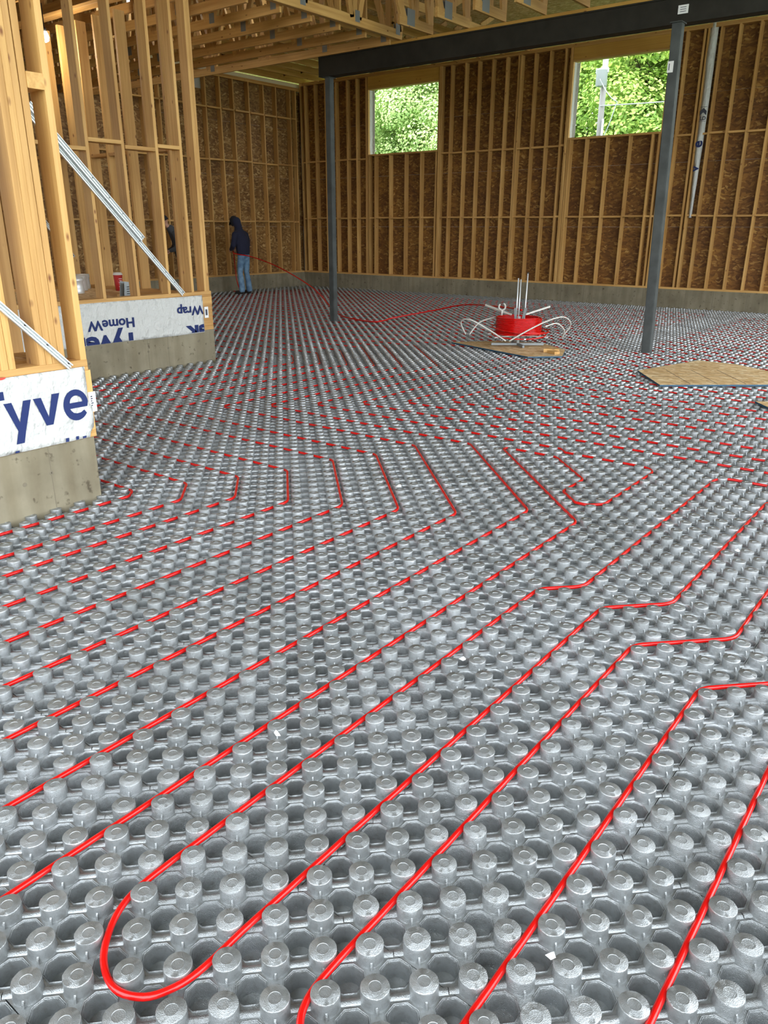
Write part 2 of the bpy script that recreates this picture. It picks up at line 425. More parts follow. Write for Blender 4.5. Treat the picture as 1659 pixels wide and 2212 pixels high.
def platform_frame(par, xf, x0, y0, y1, sp):
    # sill, rim board, subfloor, sole plate
    stick('sill_plate', par, xf-.14, y0, .405, xf, y1, .443)
    stick('rim_board', par, xf-.04, y0, .443, xf, y1, .775)
    for k in range(int((xf-x0)/.41)):   # end rim on the return side, seen as stacked blocks at the corner
        pass
    stick('end_rim_board', par, x0, y1-.04, .443, xf-.04, y1, .775)
    stick('subfloor', par, x0, y0, .775, xf, y1, .80, OSBF)
    stick('subfloor_edge_plate', par, xf-.14, y0, .80, xf, y1, .822)
    stick('sole_plate', par, xf-.14, y0, .822, xf, y1, .862)
platform_frame(p1, XN, -5.6, -1.8, 1.70, 0); platform_frame(p2, XM, -14.2, 1.72, 5.60, 0)
# corner blocks visible past the wrap
stick('corner_block', p1, XN-.02, 1.655, .55, XN+.004, 1.705, .665); stick('corner_block', p1, XN-.02, 1.655, .668, XN+.004, 1.712, .80)
stick('corner_block', p2, XM-.02, 5.44, .70, XM+.004, 5.60, .80); stick('corner_block', p2, XM-.02, 5.44, .405, XM+.004, 5.60, .45)
# studs of the near wall (38 x 140)
ZT = 4.10
def stud(par, xf, y, z0, z1, dep=.14, th=.038, jit=.002):
    return stick('stud', par, xf-dep, y, z0, xf, y+th, z1, jit=jit)
for y in (1.662, 1.530, 1.491, 1.452, 1.413, 1.24, 1.20, .98, .57, .16, -.25, -.66, -1.07): stud(p1, XN, y, .862, ZT)
for a, b2 in ((1.24, 1.413), (1.569, 1.662)):
    stick('blocking', p1, XN-.14, a+.038 if a < 1.3 else a, 2.24, XN, b2, 2.315)
for a, b2 in ((.608, .98), (.198, .57)): stick('blocking', p1, XN-.14, a, 2.27, XN, b2, 2.308)
stick('top_plate', p1, XN-.14, -1.8, ZT, XN, 1.70, ZT+.038)
stick('sole_plate', p1, -5.6, 1.56, .80, XN-.14, 1.70, .838)
for x in (-3.52, -3.95, -3.99, -4.36, -4.77, -5.2): stick('stud', p1, x, 1.56, .838, x+.038, 1.70, ZT, jit=.003)
for x in (-3.52, -3.99, -4.36): stick('blocking', p1, x-.37, 1.56, 2.1, x, 1.70, 2.138)
stick('top_plate', p1, -5.6, 1.56, ZT, XN-.14, 1.70, ZT+.038)
# studs of the middle wall
for y in (5.542, 5.503, 5.31, 4.972, 4.552, 4.122, 3.71, 3.29, 2.88, 2.47, 2.06): stud(p2, XM, y, .862, ZT, jit=.001 if y > 5.4 else .005)
for a, b2, z in ((5.01, 5.31, 2.40), (4.59, 4.972, 2.36), (4.16, 4.552, 2.40), (3.75, 4.122, 2.31), (3.33, 3.71, 2.33)):
    stick('blocking', p2, XM-.14, a, z, XM, b2, z+.038)
stick('top_plate', p2, XM-.14, 1.72, ZT, XM, 5.60, ZT+.038)
stick('sole_plate', p2, -14.2, 5.46, .80, XM-.14, 5.60, .838)
for x in (-7.15, -7.56, -7.95, -8.36, -8.76, -9.16, -9.55, -9.96, -10.35, -10.76, -11.2, -11.6, -12.1, -12.6): stick('stud', p2, x, 5.46, .838, x+.038, 5.60, 3.95+.0*x, jit=.004)
for x in (-7.56, -8.36, -8.76, -9.55, -9.96, -10.35): stick('blocking', p2, x+.038, 5.46, 2.42+.04*(int(x*100) % 2), x+.38, 5.60, 2.458+.04*(int(x*100) % 2))
stick('top_plate', p2, -14.2, 5.46, 4.06, XM-.14, 5.60, 4.098)
# partition further in, seen through the studs
for y in (1.9, 2.3, 2.7, 3.1, 3.5, 3.9, 4.3, 4.7, 5.1): stick('partition_stud', p2, -9.3, y, .838, -9.16, y+.038, 3.95, jit=.006)
stick('partition_sole_plate', p2, -9.3, 1.72, .80, -9.16, 5.46, .838)
stick('partition_panel', p2, -12.62, 1.8, .80, -12.6, 5.4, 3.95, OSBY)

# ================================================================== BACK WALL
wb = MB().box(-15.5, YB, -.16, 4.4, YB+.25, .405).build('wall_back', CONC); tag(wb, kind='structure')
for x in (-13.9, -12.6, -11.4, -10.2, -9.55, -8.9, -7.9, -7.1, -6.55, -6.4, -5.2, -4.3, -3.75, -3.1, -2.3):
    MB().box(x-.005, YB-.0015, .0, x+.005, YB+.001, .40).build('form_joint', DARKCONC, wb)
ZB0, ZB1 = .405, 5.12
stick('sole_plate', wb, -15.1, YB, ZB0, 4.3, YB+.14, ZB0+.04)
stick('top_plate', wb, -15.1, YB, ZB1, 4.3, YB+.14, ZB1+.038); stick('top_plate', wb, -15.1, YB, ZB1+.039, 4.3, YB+.14, ZB1+.077)
wins = [(-12.75, -10.60, 3.36, 4.83), (-7.23, -5.20, 3.42, 4.86), (-1.75, .3, 3.45, 4.9)]
def bstud(x, z0=ZB0+.04, z1=ZB1, w=.038): stick('stud', wb, x, YB, z0, x+w, YB+.14, z1, jit=.003)
full = [-15.09, -14.95, -14.58, -14.22, -13.85, -13.47, -13.14, -12.83, -12.79, -10.58, -10.54, -10.29, -9.91, -9.54, -9.19, -8.84, -8.53, -8.49, -8.13, -7.78, -7.43, -7.31, -7.27,
        -5.17, -5.13, -4.93, -4.60, -4.52, -4.30, -3.96, -3.60, -3.25, -2.90, -2.5, -2.1, -1.8]
for x in full: bstud(x)
for wi, (a, b2, z0, z1) in enumerate(wins):
    xs = ([-12.73, -12.55, -12.06, -11.58, -11.1, -10.66] if wi == 0 else [] if wi == 2 else [-7.22, -7.18, -6.82, -6.35, -5.87, -5.39, -5.24])
    for x in xs: bstud(x, ZB0+.04, z0-.04)
    stick('header', wb, a-.0, YB+.0, z1+.03, b2, YB+.14, ZB1-.001, LVL)
    w = empty('window_%d' % (wi+1), (0, 0, 0)); tag(w, kind='structure')
    stick('rough_sill', w, a, YB-.004, z0-.04, b2, YB+.16, z0)
    stick('head_board', w, a, YB-.002, z1, b2, YB+.16, z1+.03)
    stick('jamb_board', w, a-.001, YB+.001, z0, a+.012, YB+.165, z1); stick('jamb_board', w, b2-.012, YB+.001, z0, b2+.001, YB+.165, z1)
    # white wrap folded into the opening on the left jamb
    b = MB(); n = 9
    for k in range(n):
        z = z0+(z1-z0)*k/(n-1); wv = .02+.02*abs(sin(k*1.7)); b.v += [(a+.014, YB+.10-wv, z), (a+.020, YB+.172, z), (a+.07+wv*.3, YB+.19, z)]
    for k in range(n-1):
        q = 3*k; b.f += [(q, q+1, q+4, q+3), (q+1, q+2, q+5, q+4)]
    b.build('wrap_flap', WRAP, w)
def blocks(z, xs, rng):
    xs = sorted(xs)
    for a, b2 in zip(xs, xs[1:]):
        if b2-a-.038 < .06 or a+.038 < rng[0] or b2 > rng[1]: continue
        dz = R.uniform(-.008, .008)
        stick('blocking', wb, a+.038, YB+.01, z+dz, b2, YB+.14, z+.038+dz)
blocks(1.82, full+[-12.55, -12.06, -11.58, -11.1, -10.66, -6.82, -6.35, -5.87, -5.39], (-15.2, 0))
blocks(3.25, [x for x in full if x < -12.7], (-15.2, -12.7)); blocks(3.26, [x for x in full if -10.6 < x < -7.2], (-10.6, -7.2)); blocks(3.31, [x for x in full if x > -5.2], (-5.2, 0))
# sheathing panels behind the studs, cut round the windows
def sheath(par, along, c, a0, a1, z0, z1, holes, m):
    rects = [(a0, a1, z0, z1)]
    for h in holes:
        out = []
        for r in rects:
            x0, x1, y0, y1 = r; hx0, hx1, hy0, hy1 = h
            if hx1 <= x0 or hx0 >= x1 or hy1 <= y0 or hy0 >= y1: out.append(r); continue
            if x0 < hx0: out.append((x0, hx0, y0, y1))
            if hx1 < x1: out.append((hx1, x1, y0, y1))
            xa, xb = max(x0, hx0), min(x1, hx1)
            if y0 < hy0: out.append((xa, xb, y0, hy0))
            if hy1 < y1: out.append((xa, xb, hy1, y1))
        rects = out
    for x0, x1, y0, y1 in rects:
        g = .002
        if along == 'x': stick('sheathing_panel', par, x0+g, c, y0+g, x1-g, c+.012, y1-g, m)
        else: stick('sheathing_panel', par, c-.012, x0+g, y0+g, c, x1-g, y1-g, m)
for rw in range(4):
    z0 = ZB0+rw*1.22; z1 = min(z0+1.22, ZB1+.09)
    x = -15.1-(0 if rw % 2 == 0 else 1.22)
    while x < 4.3:
        sheath(wb, 'x', YB+.141, max(x, -15.24), min(x+2.44, 4.3), z0, z1, wins, OSBX); x += 2.44

OUTW = mat('wrap_backing', (.55, .55, .53), .8)  # backing added behind the sheathing to stop daylight leaking through its gaps
for (x0, x1, z0, z1) in ((-15.5, -12.75, .405, 5.2), (-10.6, -7.23, .405, 5.2), (-5.2, -1.75, .405, 5.2), (.3, 4.4, .405, 5.2), (-12.75, -10.6, .405, 3.34), (-7.23, -5.2, .405, 3.4), (-1.75, .3, .405, 3.4), (-12.75, -10.6, 4.87, 5.2), (-7.23, -5.2, 4.9, 5.2), (-1.75, .3, 4.9, 5.2)):
    MB().box(x0, YB+.156, z0, x1, YB+.162, z1).build('wrap_backing', OUTW, wb)
# ================================================================== LEFT WALL (far)
wl = MB().box(XF-.25, 1.7, -.16, XF, YB, .405).build('wall_left', CONC); tag(wl, kind='structure')
stick('sole_plate', wl, XF-.14, 5.6, ZB0, XF, YB, ZB0+.04); stick('top_plate', wl, XF-.14, 5.6, 5.0, XF, YB, 5.038); stick('top_plate', wl, XF-.14, 5.6, 5.039, XF, YB, 5.077)
ys = [15.92, 15.72, 15.19, 14.75, 14.26, 13.75, 13.32, 12.84, 12.4, 11.95, 11.5, 11.05, 10.6, 10.15, 9.7, 9.25, 8.8, 8.35, 7.9, 7.4, 6.9, 6.4]
for y in ys: stick('stud', wl, XF-.14, y, ZB0+.04, XF, y+.038, 5.0, jit=.004)
ysr = ys[::-1]
for z in (1.73, 3.15, 4.30):
    for a, b2 in zip(ysr, ysr[1:]):
        if b2-a < .1: continue
        dz = R.uniform(-.01, .01); stick('blocking', wl, XF-.14, a+.038, z+dz, XF-(.0 if z < 4 else -.02), b2, z+.038+dz)
for rw in range(4):
    z0 = ZB0+rw*1.22; y = 5.6-(0 if rw % 2 else 1.22)
    while y < YB+.1:
        sheath(wl, 'y', XF-.141, max(y, 5.6), min(y+2.44, YB+.14), z0, min(z0+1.22, 5.0), [(12.5, 13.0, 4.7, 5.2)] if rw == 3 else [], OSBY); y += 2.44
MB().box(XF-.175, 1.7, .405, XF-.169, YB+.16, 5.2).build('wrap_backing', OUTW, wl)
wr_ = MB().box(4.4, 13.2, -.16, 4.6, 16.4, .405).build('wall_right_unseen', CONC); tag(wr_, kind='structure')  # unseen wall, added to hold side light off the far bay
for k in range(2): stick('sheathing_panel', wr_, 4.45, 13.2+1.6*k, .405, 4.47, 13.2+1.6*(k+1)-.01, 5.2, OSBY)
# unseen wall behind the camera, added to cut the light from there
wf = MB().box(-15.1, -2.75, -.16, 4.4, -2.6, .405).build('wall_front_unseen', CONC); tag(wf, kind='structure')
for k in range(5): stick('sheathing_panel', wf, -15.1+2.44*k, -2.74, .405, -15.1+2.44*(k+1)-.01, -2.72, 4.9, OSBX)

# ================================================================== CEILING (trusses + deck)
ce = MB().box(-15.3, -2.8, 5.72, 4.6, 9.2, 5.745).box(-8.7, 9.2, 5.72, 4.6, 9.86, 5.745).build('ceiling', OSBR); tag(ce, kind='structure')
def truss(name, length, axis, z0, z1, par, panels, chord=.14):
    """parallel chord truss along +axis from its origin, boards 38 mm thick"""
    t = empty(name, parent=par)
    def P(s, z): return (s, 0, z) if axis == 0 else (0, s, z)
    def bd(nm, a, b2, w, m): 
        mb = MB(); n = Vector((0, 1, 0)) if axis == 0 else Vector((1, 0, 0))
        mb.bar(a, b2, w, .038, n); return mb.build(nm, m, t)
    bd('bottom_chord', P(0, z0+chord/2), P(length, z0+chord/2), chord, WOOD[axis])
    bd('top_chord', P(0, z1-.045), P(length, z1-.045), .09, WOOD[axis])
    st = length/panels; zb, zt = z0+chord, z1-.09
    for k in range(panels+1):
        s = min(max(k*st, .03), length-.03)
        if k % 2 == 0 or k in (0, panels): bd('vertical_web', P(s, zb), P(s, zt), .089, WOOD[2])
        if k < panels:
            a, b2 = (P(k*st+.09, zb-.03), P((k+1)*st-.06, zt+.03)) if k % 2 == 0 else (P(k*st+.09, zt+.03), P((k+1)*st-.06, zb-.03))
            bd('diagonal_web', a, b2, .089, WOOD[2])
            if k % 3 and k != panels-1: continue
            s2 = min((k+1)*st if k % 2 else k*st, length-.16)
            mb = MB()
            for sg in (-1, 1):
                if axis == 0: mb.box(s2, sg*.020-.001, zb-.07, s2+.10, sg*.020+.001, zb+.05)
                else: mb.box(sg*.020-.001, s2, zb-.07, sg*.020+.001, s2+.10, zb+.07)
            mb.build('nail_plate', PLATE, t)
    return t
def copy_tree(o, parent):
    c = o.copy(); COL.objects.link(c); c.parent = parent
    for ch in [x for x in KIDS.get(o, [])]:
        d = ch.copy(); COL.objects.link(d); d.parent = c
    return c
KIDS = {}
ZC0, ZC1 = 4.205, 5.715
t0 = truss('roof_truss', 10.9, 1, ZC0, ZC1, ce, 20, .12); KIDS[t0] = [o for o in COL.objects if o.parent == t0]
def vault_truss(par):
    t = empty('vaulted_truss', parent=par); n = Vector((1, 0, 0))
    def bd(nm, a, b2, w, m=WOOD[1]): MB().bar((0, *a), (0, *b2), w, .038, n).build(nm, m, t)
    zb = ZC0+.06; zt = ZC1-.045
    bd('bottom_chord', (10.10, zb), (10.9, zb), .12); bd('top_chord', (0, zt), (10.9, zt), .09)
    bd('raised_chord', (0, zb+.95), (9.62, zb+.95), .12)
    bd('sloped_chord', (10.22, zb), (9.50, zt-.04), .12, WOOD[2])
    bd('end_web', (10.86, zb+.06), (10.86, zt-.04), .089, WOOD[2]); bd('vertical_web', (10.50, zb+.06), (10.50, zt-.04), .089, WOOD[2])
    bd('diagonal_web', (10.45, zb+.05), (10.02, zt-.05), .075, WOOD[2]); bd('diagonal_web', (10.56, zt-.05), (10.82, zb+.05), .075, WOOD[2])
    for k in range(11):
        a = 9.4-k*.8; bd('diagonal_web', (a, zb+1.0), (a-.4, zt-.03), .075, WOOD[2]); bd('diagonal_web', (a-.8, zb+1.0), (a-.4, zt-.03), .075, WOOD[2])
    for a, z in ((10.36, zb+.05), (9.6, zb+.95)):
        mb = MB()
        for sg in (-1, 1): mb.box(sg*.020-.001, a-.09, z-.09, sg*.020+.001, a+.09, z+.11)
        mb.build('nail_plate', PLATE, t)
    return t
vt = vault_truss(ce); KIDS[vt] = [o for o in COL.objects if o.parent == vt]
xs_t = [-6.95-.02, -6.42, -5.80, -5.22, -4.62, -4.02, -3.42, -2.82, -2.22, -1.0, .2, 1.4]
for i, x in enumerate(xs_t):
    t = t0 if i == 0 else vt if i == 1 else copy_tree(vt, ce); t.location = (x, -1.15, 0)
for y in [9.6-.6*k for k in range(14)]: stick('purlin', ce, -15.1, y, ZC1+.0005, 4.4, y+.04, ZC1+.004)
for y in (1.5, 3.6, 5.7, 7.6, 9.0):
    for z in (ZC0+1.03, ZC1-.14): stick('lateral_brace', ce, -7.0, y, z, 1.5, y+.038, z+.038)
stick('girder_ply', ce, -7.03, -1.15, ZC0, -6.992, 9.75, ZC0+.14)
t1 = truss('jack_truss', 8.0, 0, 4.14, ZC1, ce, 12, .115); KIDS[t1] = [o for o in COL.objects if o.parent == t1]
for i in range(15):
    t = t1 if i == 0 else copy_tree(t1, ce); t.location = (-15.08, 9.62-.57*i, 0)
# high roof over the far bay
hr = MB().box(-19.5, 9.95, 5.66, 4.6, 19.2, 5.685).build('high_deck', OSBF, ce)  # pale board colour stands in for daylight on the underside
for x in range(0, 12):
    X = -15.0+x*.61
    tt = MB(); tt.bar((X, 9.9, 5.24), (X, 16.6, 5.24), .14, .038, Vector((1, 0, 0))); tt.build('high_truss_chord', WOOD[1], ce)
    for k in range(5):
        MB().bar((X, 10.2+k*1.3, 5.3), (X, 10.8+k*1.3, 5.61), .089, .038, Vector((1, 0, 0))).build('high_truss_web', WOOD[2], ce)

stick('fascia_board', ce, -8.7, 9.88, 5.2, 4.5, 9.92, 5.715); stick('fascia_board', ce, -15.29, -2.7, 5.22, -15.25, 9.86, 5.715); stick('fascia_board', ce, -15.3, -2.75, 5.0, -3.0, -2.71, 5.715)
# ================================================================== STEEL
bx0, bx1, by, bz0, bz1 = -8.55, 4.3, 9.75, 3.86, 4.145
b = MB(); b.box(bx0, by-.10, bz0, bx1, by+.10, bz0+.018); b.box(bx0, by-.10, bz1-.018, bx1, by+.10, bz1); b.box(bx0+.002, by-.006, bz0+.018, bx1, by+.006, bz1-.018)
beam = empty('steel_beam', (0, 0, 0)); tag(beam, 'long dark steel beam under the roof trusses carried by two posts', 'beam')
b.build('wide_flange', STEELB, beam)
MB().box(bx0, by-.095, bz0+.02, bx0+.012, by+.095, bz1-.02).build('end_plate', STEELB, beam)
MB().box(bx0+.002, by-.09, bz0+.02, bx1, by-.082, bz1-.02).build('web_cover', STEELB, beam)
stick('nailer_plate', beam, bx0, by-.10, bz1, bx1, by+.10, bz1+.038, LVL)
tg = MB().box(-2.835, by-.1035, 3.955, -2.715, by-.101, 4.045).build('paper_tag', PAPER, beam); tg['label'] = 'white paper tag with dark print'
for k in range(3): MB().box(-2.81+.0*k, by-.1045, 3.975+.022*k, -2.74, by-.1036, 3.981+.022*k).build('tag_print', GREYPRINT, tg)
def column(x, y, s, lean, label, tagz=None):
    c = empty('steel_column', (x, y, -.03)); tag(c, label, 'column')
    h = s/2; H = bz0+.03
    b = MB(); b.box(-h, -h, .015, h, h, H-.012)
    o = b.build('post', STEELC, c)
    me = o.data; bm = bmesh.new(); bm.from_mesh(me); bmesh.ops.bevel(bm, geom=[e for e in bm.edges if e.calc_length() > 3], offset=.008, segments=2, affect='EDGES'); bm.to_mesh(me); bm.free()
    for v in me.vertices: v.co.x += lean*v.co.z/H
    MB().box(-h-.02, -h-.02, 0, h+.02, h+.02, .015).build('base_plate', STEELC, c)
    MB().box(lean-h-.012, -h-.03, H-.012, lean+h+.012, h+.03, H).build('cap_plate', STEELC, c)
    if tagz:
        zt = tagz; xx = lean*zt/H
        p = MB().box(xx-h-.004+.0, -h-.0035, zt-.055, xx+h*.15, -h-.001, zt+.065).build('paper_tag', PAPER, c); p['label'] = 'white paper tag with dark print'
        MB().box(xx-h+.012, -h-.0045, zt-.03, xx-h+.022, -h-.0036, zt+.04).build('tag_print', GREYPRINT, p)
    return c
column(-8.42, 9.76, .105, .0, 'grey square steel post under the far left end of the beam')
column(-2.71, 9.60, .115, -.085, 'grey square steel post on the right, white paper tag near its top', 3.42)

# ================================================================== PIPES
PR = .0086; PZ = .0235
def path(pts, z=PZ, r_def=1.3):
    """lane coordinates -> filleted polyline in metres"""
    P = [Vector(((p[0]+.5)*L, (p[1]+.5)*L, 0)) for p in pts]; rad = [(p[2] if len(p) > 2 else r_def)*L for p in pts]
    out = [P[0]]
    for i in range(1, len(P)-1):
        a, b_, c = P[i-1], P[i], P[i+1]; d0 = (a-b_); d1 = (c-b_); l0, l1 = d0.length, d1.length; d0.normalize(); d1.normalize()
        ang = d0.angle(d1)
        if ang > pi-.02: out.append(b_); continue
        t = min(rad[i]/math.tan(ang/2), l0*.499, l1*.499); p0, p1 = b_+d0*t, b_+d1*t
        bis = (d0+d1).normalized(); rr = t*math.tan(ang/2); cc = b_+bis*(rr/sin(ang/2)); v0 = p0-cc; v1 = p1-cc; th = v0.angle(v1); n = 10
        for k in range(n+1):
            q = k/n; out.append(cc+(v0*sin((1-q)*th)+v1*sin(q*th))/sin(th))
    out.append(P[-1])
    # a little waviness on the straights
    res = []
    for a, b_ in zip(out, out[1:]):
        n = max(1, int((b_-a).length/.35))
        for k in range(n): res.append(a.lerp(b_, k/n))
    res.append(out[-1])
    fin = []
    for i, p in enumerate(res):
        gp = min((p-res[max(i-1, 0)]).length if i else 1, (res[min(i+1, len(res)-1)]-p).length if i < len(res)-1 else 1)
        q = .0008 if gp > .12 else 0
        fin.append(Vector((p.x+R.uniform(-q, q), p.y+R.uniform(-q, q), z+R.uniform(-q, q))))
    out = [fin[0]]
    for p in fin[1:]:
        if (p-out[-1]).length > .004: out.append(p)
    return out
def cr(Q, n=5):
    out = []
    P = [Vector((a, b_, 0)) for a, b_ in Q]
    for i in range(len(P)-1):
        p0, p1, p2, p3 = P[max(i-1, 0)], P[i], P[i+1], P[min(i+2, len(P)-1)]
        for k in range(n):
            t = k/n; v = .5*((2*p1)+(p2-p0)*t+(2*p0-5*p1+4*p2-p3)*t*t+(3*p1-p0-3*p2+p3)*t**3); out.append((v.x, v.y, .02))
    out.append((P[-1].x, P[-1].y, .02)); return out
def pipe(pts, label, far=False):
    b = MB().tube(path(pts), PR, 8 if far else 14); o = b.build('heating_pipe', PEX, None, True); tag(o, label, 'pipe'); return o
pipe([(14, 58), (-5, 58, 1.4), (-5, 30, 1.5), (-7, 28, 1.5), *cr([(-7, 1.1), (-6.95, -.3), (-6.72, -1.2), (-6.2, -2.02), (-5.4, -2.72), (-4.4, -3.0), (-3.55, -2.65), (-3.1, -1.9), (-2.95, -1.0), (-3, .5)]), (-3, 28, 1.5), (0, 31, 1.5), (0, 54, 1.3), (14, 54)], 'red pipe making the sharp hairpin turn in the near left foreground')
pipe([(14, 50), (4, 50, 1.3), (4, 29, 1.5), (0, 25, 1.5), *cr([(0, 1.6), (.06, .5), (.22, -.1), (.5, -.55), (1, -1), (1.6, -1.55), (2.4, -1.55), (3, -1), (3.6, -.3), (3.95, .6), (4, 1.6)]), (4, 23, 1.4), (8, 27, 1.5), (8, 46, 1.3), (14, 46)], 'red pipe running up from the bottom centre, next to the foreground hairpin')
pipe([(14, 30), (12, 27), (12, 25, 1.5), (8, 21, 1.5), (8, -4)], 'red pipe nearest the bottom right corner of the floor')
chev = {-10: [(-10, 40, 1.5), (-25, 55, .45), (-19, 55, 1), (-14, 50, 1), (-14, 46, .7), (-12, 44, .5), (-11, 44, .4), (-10, 45, .6), (-10, 57, 1.6), (-19, 57, .4), (-20, 58, .4), (-53, 58, .9), (-53, 112, 1.2), (-188, 112)],
        -14: [(-14, 40, 1.5), (-28, 54, 1.2), (-57, 54, .9), (-57, 91, 1.5), (-73, 107, 1.5), (-188, 107)],
        -18: [(-18, 36, 1.5), (-32, 50, 1.2), (-61, 50, .9), (-61, 87, 1.5), (-77, 103, 1.5), (-188, 103)],
        -22: [(-22, 34, 1.5), (-33, 45, 1.2), (-65, 45, .9), (-65, 85, 1.5), (-79, 99, 1.5), (-188, 99)],
        -26: [(-26, 32, 1.5), (-35, 41, 1.2), (-69, 41, .9), (-69, 83, 1.5), (-80, 94, 1.5), (-188, 94)],
        -30: [(-30, 30, 1.5), (-36, 36, 1.2), (-73, 36, .9), (-73, 81, 1.5), (-81, 89, 1.5), (-188, 89)],
        -34: [(-34, 28, 1.5), (-38, 32, 1.2), (-77, 32, .9), (-77, 79, 1.5), (-82, 84, 1.5), (-188, 84)],
        -37: [(-37, 25, 1.2), (-40, 28, 1.2), (-81, 28, .9), (-81, 77, 1.2), (-83, 79, 1.2), (-188, 79)],
        -41: [(-41, 23, .8), (-42, 24, .8), (-84, 24, .9), (-84, 74, 1.5), (-188, 74)]}
def loop(a, b_, yb, label): pipe([tuple(p) for p in chev[a]][::-1]+[(a, yb, 2), (b_, yb, 2)]+chev[b_], label)
loop(-10, -14, -8, 'red pipe with the odd curl beside the two nearest diagonal runs in mid floor')
loop(-18, -22, -9, 'red pipe whose two chevron turns are the third and fourth from the right')
loop(-26, -30, -10, 'red pipe whose two chevron turns are the fifth and sixth from the right')
loop(-34, -37, -11, 'red pipe with two short turns, next to the pipe at the concrete corner')
pipe([tuple(p) for p in chev[-41]][::-1]+[(-41, 2, 2), (-41, -11)], 'red pipe hugging the near concrete corner on the left')
pipe([(14, 62), (-49, 62, .9), (-49, 117, 1.2), (-188, 117)], 'red pipe crossing the middle floor just beyond the small three-sided loop', True)
pipe([(14, 66), (-45, 66, .9), (-45, 122, 1.2), (-188, 122)], 'red pipe crossing the middle floor, second beyond the small three-sided loop', True)
pipe([(14, 70), (-41, 70, .9), (-41, 127, 1.2), (-188, 127)], 'red pipe crossing the floor below the coil stand, its bend farthest right', True)
k = 0; y = 75
rows_r = []
while y < 200:
    rows_r.append(y); y += 9
for i, y in enumerate(rows_r):
    yy = y+4 if i == 0 else y+4.0
    lab = 'red pipe hairpin on right floor, ' + ['nearest row', 'under the loose board', 'third row behind the loose board', 'fourth row, in line with the right post', 'fifth row, behind the right post', 'sixth row, midway to the back wall', 'seventh row, well past the right post', 'eighth row, behind the coil', 'ninth row, nearing the back wall', 'tenth row, close to the back wall', 'eleventh row, fourth from the back wall', 'twelfth row, third from the back wall', 'thirteenth row, second from the back wall', 'last row along the back wall'][i]
    xr = -2-0.0*y if y < 100 else -20
    pipe([(14 if y < 110 else 0, y), (-38-(i % 2), y, 1.2), (-38-(i % 2), yy, 1.2), (14 if y < 110 else 0, yy)], lab, True)
rows_l = []; y = 132
while y < 203: rows_l.append(y); y += 9
for i, y in enumerate(rows_l):
    lab = 'red pipe hairpin on far left floor, ' + ['nearest row, level with the left post', 'second row, just behind the left post', 'third row, before the standing worker', 'fourth row, at the feet of the standing worker', 'fifth row, beyond the worker', 'sixth row, third from the back corner', 'seventh row, second from the back corner', 'last row in the back corner'][i]
    pipe([(-190, y), (-47, y, 1.2), (-47, y+4, 1.2), (-190, y+4)], lab, True)

# ================================================================== HOUSE WRAP
def wall_quad(y0, y1, z0, z1, x, ny, nz, wob, seed, edge=lambda s, t: (0, 0)):
    rnd = random.Random(seed); v = []; f = []
    ph = [rnd.uniform(0, 6) for _ in range(6)]
    for j in range(nz+1):
        for i in range(ny+1):
            s, t = i/ny, j/nz; dy, dz = edge(s, t)
            w = wob*(sin(s*23+t*9+ph[0])+.7*sin(s*11-t*17+ph[1])+.5*sin(s*41+t*29+ph[2]))*.5
            v.append((x+.012+w*(.3+.7*abs(sin(t*3))), y0+(y1-y0)*s+dy, z0+(z1-z0)*t+dz))
    for j in range(nz):
        for i in range(ny):
            a = j*(ny+1)+i; f.append((a, a+1, a+ny+2, a+ny+1))
    return v, f
hw = empty('house_wrap', (XN, 1.2, .4)); tag(hw, 'white house wrap sheet with big blue letters on near left curb', 'house wrap')
v, f = wall_quad(-1.6, 1.67, .41, .825, 0, 90, 14, .003, 3, lambda s, t: ((.018 if s == 1 and 0.1 < t < .5 else 0)-(.02*max(0, .2-t)*5 if s == 1 else 0), .0))
sh = link('sheet', mesh('sheet', [(a, b_-1.2, c-.4) for a, b_, c in v], f, WRAP, True), None, hw)
so = sh.modifiers.new('t', 'SOLIDIFY'); so.thickness = .0012
def glyph(name, polys, x, par, m, org):
    """flat printed letter: closed (y,z) outlines, holes as later loops, built with bmesh fill"""
    cu = bpy.data.curves.new(name, 'CURVE'); cu.dimensions = '2D'; cu.fill_mode = 'BOTH'; cu.extrude = .0006
    for P in polys:
        sp_ = cu.splines.new('POLY'); sp_.points.add(len(P)-1)
        for q, (a, c) in zip(sp_.points, P): q.co = (a-org[1], c-org[2], 0, 1)
        sp_.use_cyclic_u = True
    tmp = bpy.data.objects.new('tmp', cu); COL.objects.link(tmp)
    bpy.context.view_layer.update(); me = bpy.data.meshes.new_from_object(tmp.evaluated_get(bpy.context.evaluated_depsgraph_get()))
    bpy.data.objects.remove(tmp)
    me.name = name; me.materials.clear(); me.materials.append(m)
    for v_ in me.vertices: a, c, e = v_.co; v_.co = (x-org[0]+e, a, c)
    return link(name, me, None, par)
ON = (XN, 1.2, .4)
XP = XN+.0165
def arc(cx, cz, rx, rz, a0, a1, n=16): return [(cx+rx*cos(radians(a0+(a1-a0)*k/n)), cz+rz*sin(radians(a0+(a1-a0)*k/n))) for k in range(n+1)]
glyph('letter_v', [[(1.335, .69), (1.38, .69), (1.412, .575), (1.447, .70), (1.492, .70), (1.432, .53), (1.392, .53)]], XP, hw, BLUE, ON)
glyph('letter_y', [[(1.168, .69), (1.212, .69), (1.243, .575), (1.278, .69), (1.322, .69), (1.270, .53), (1.250, .46), (1.205, .46), (1.226, .53)]], XP, hw, BLUE, ON)
e_out = arc(1.585, .615, .078, .092, 322, 0, 1)[:0]+arc(1.585, .615, .078, .090, -38, -352, 30)
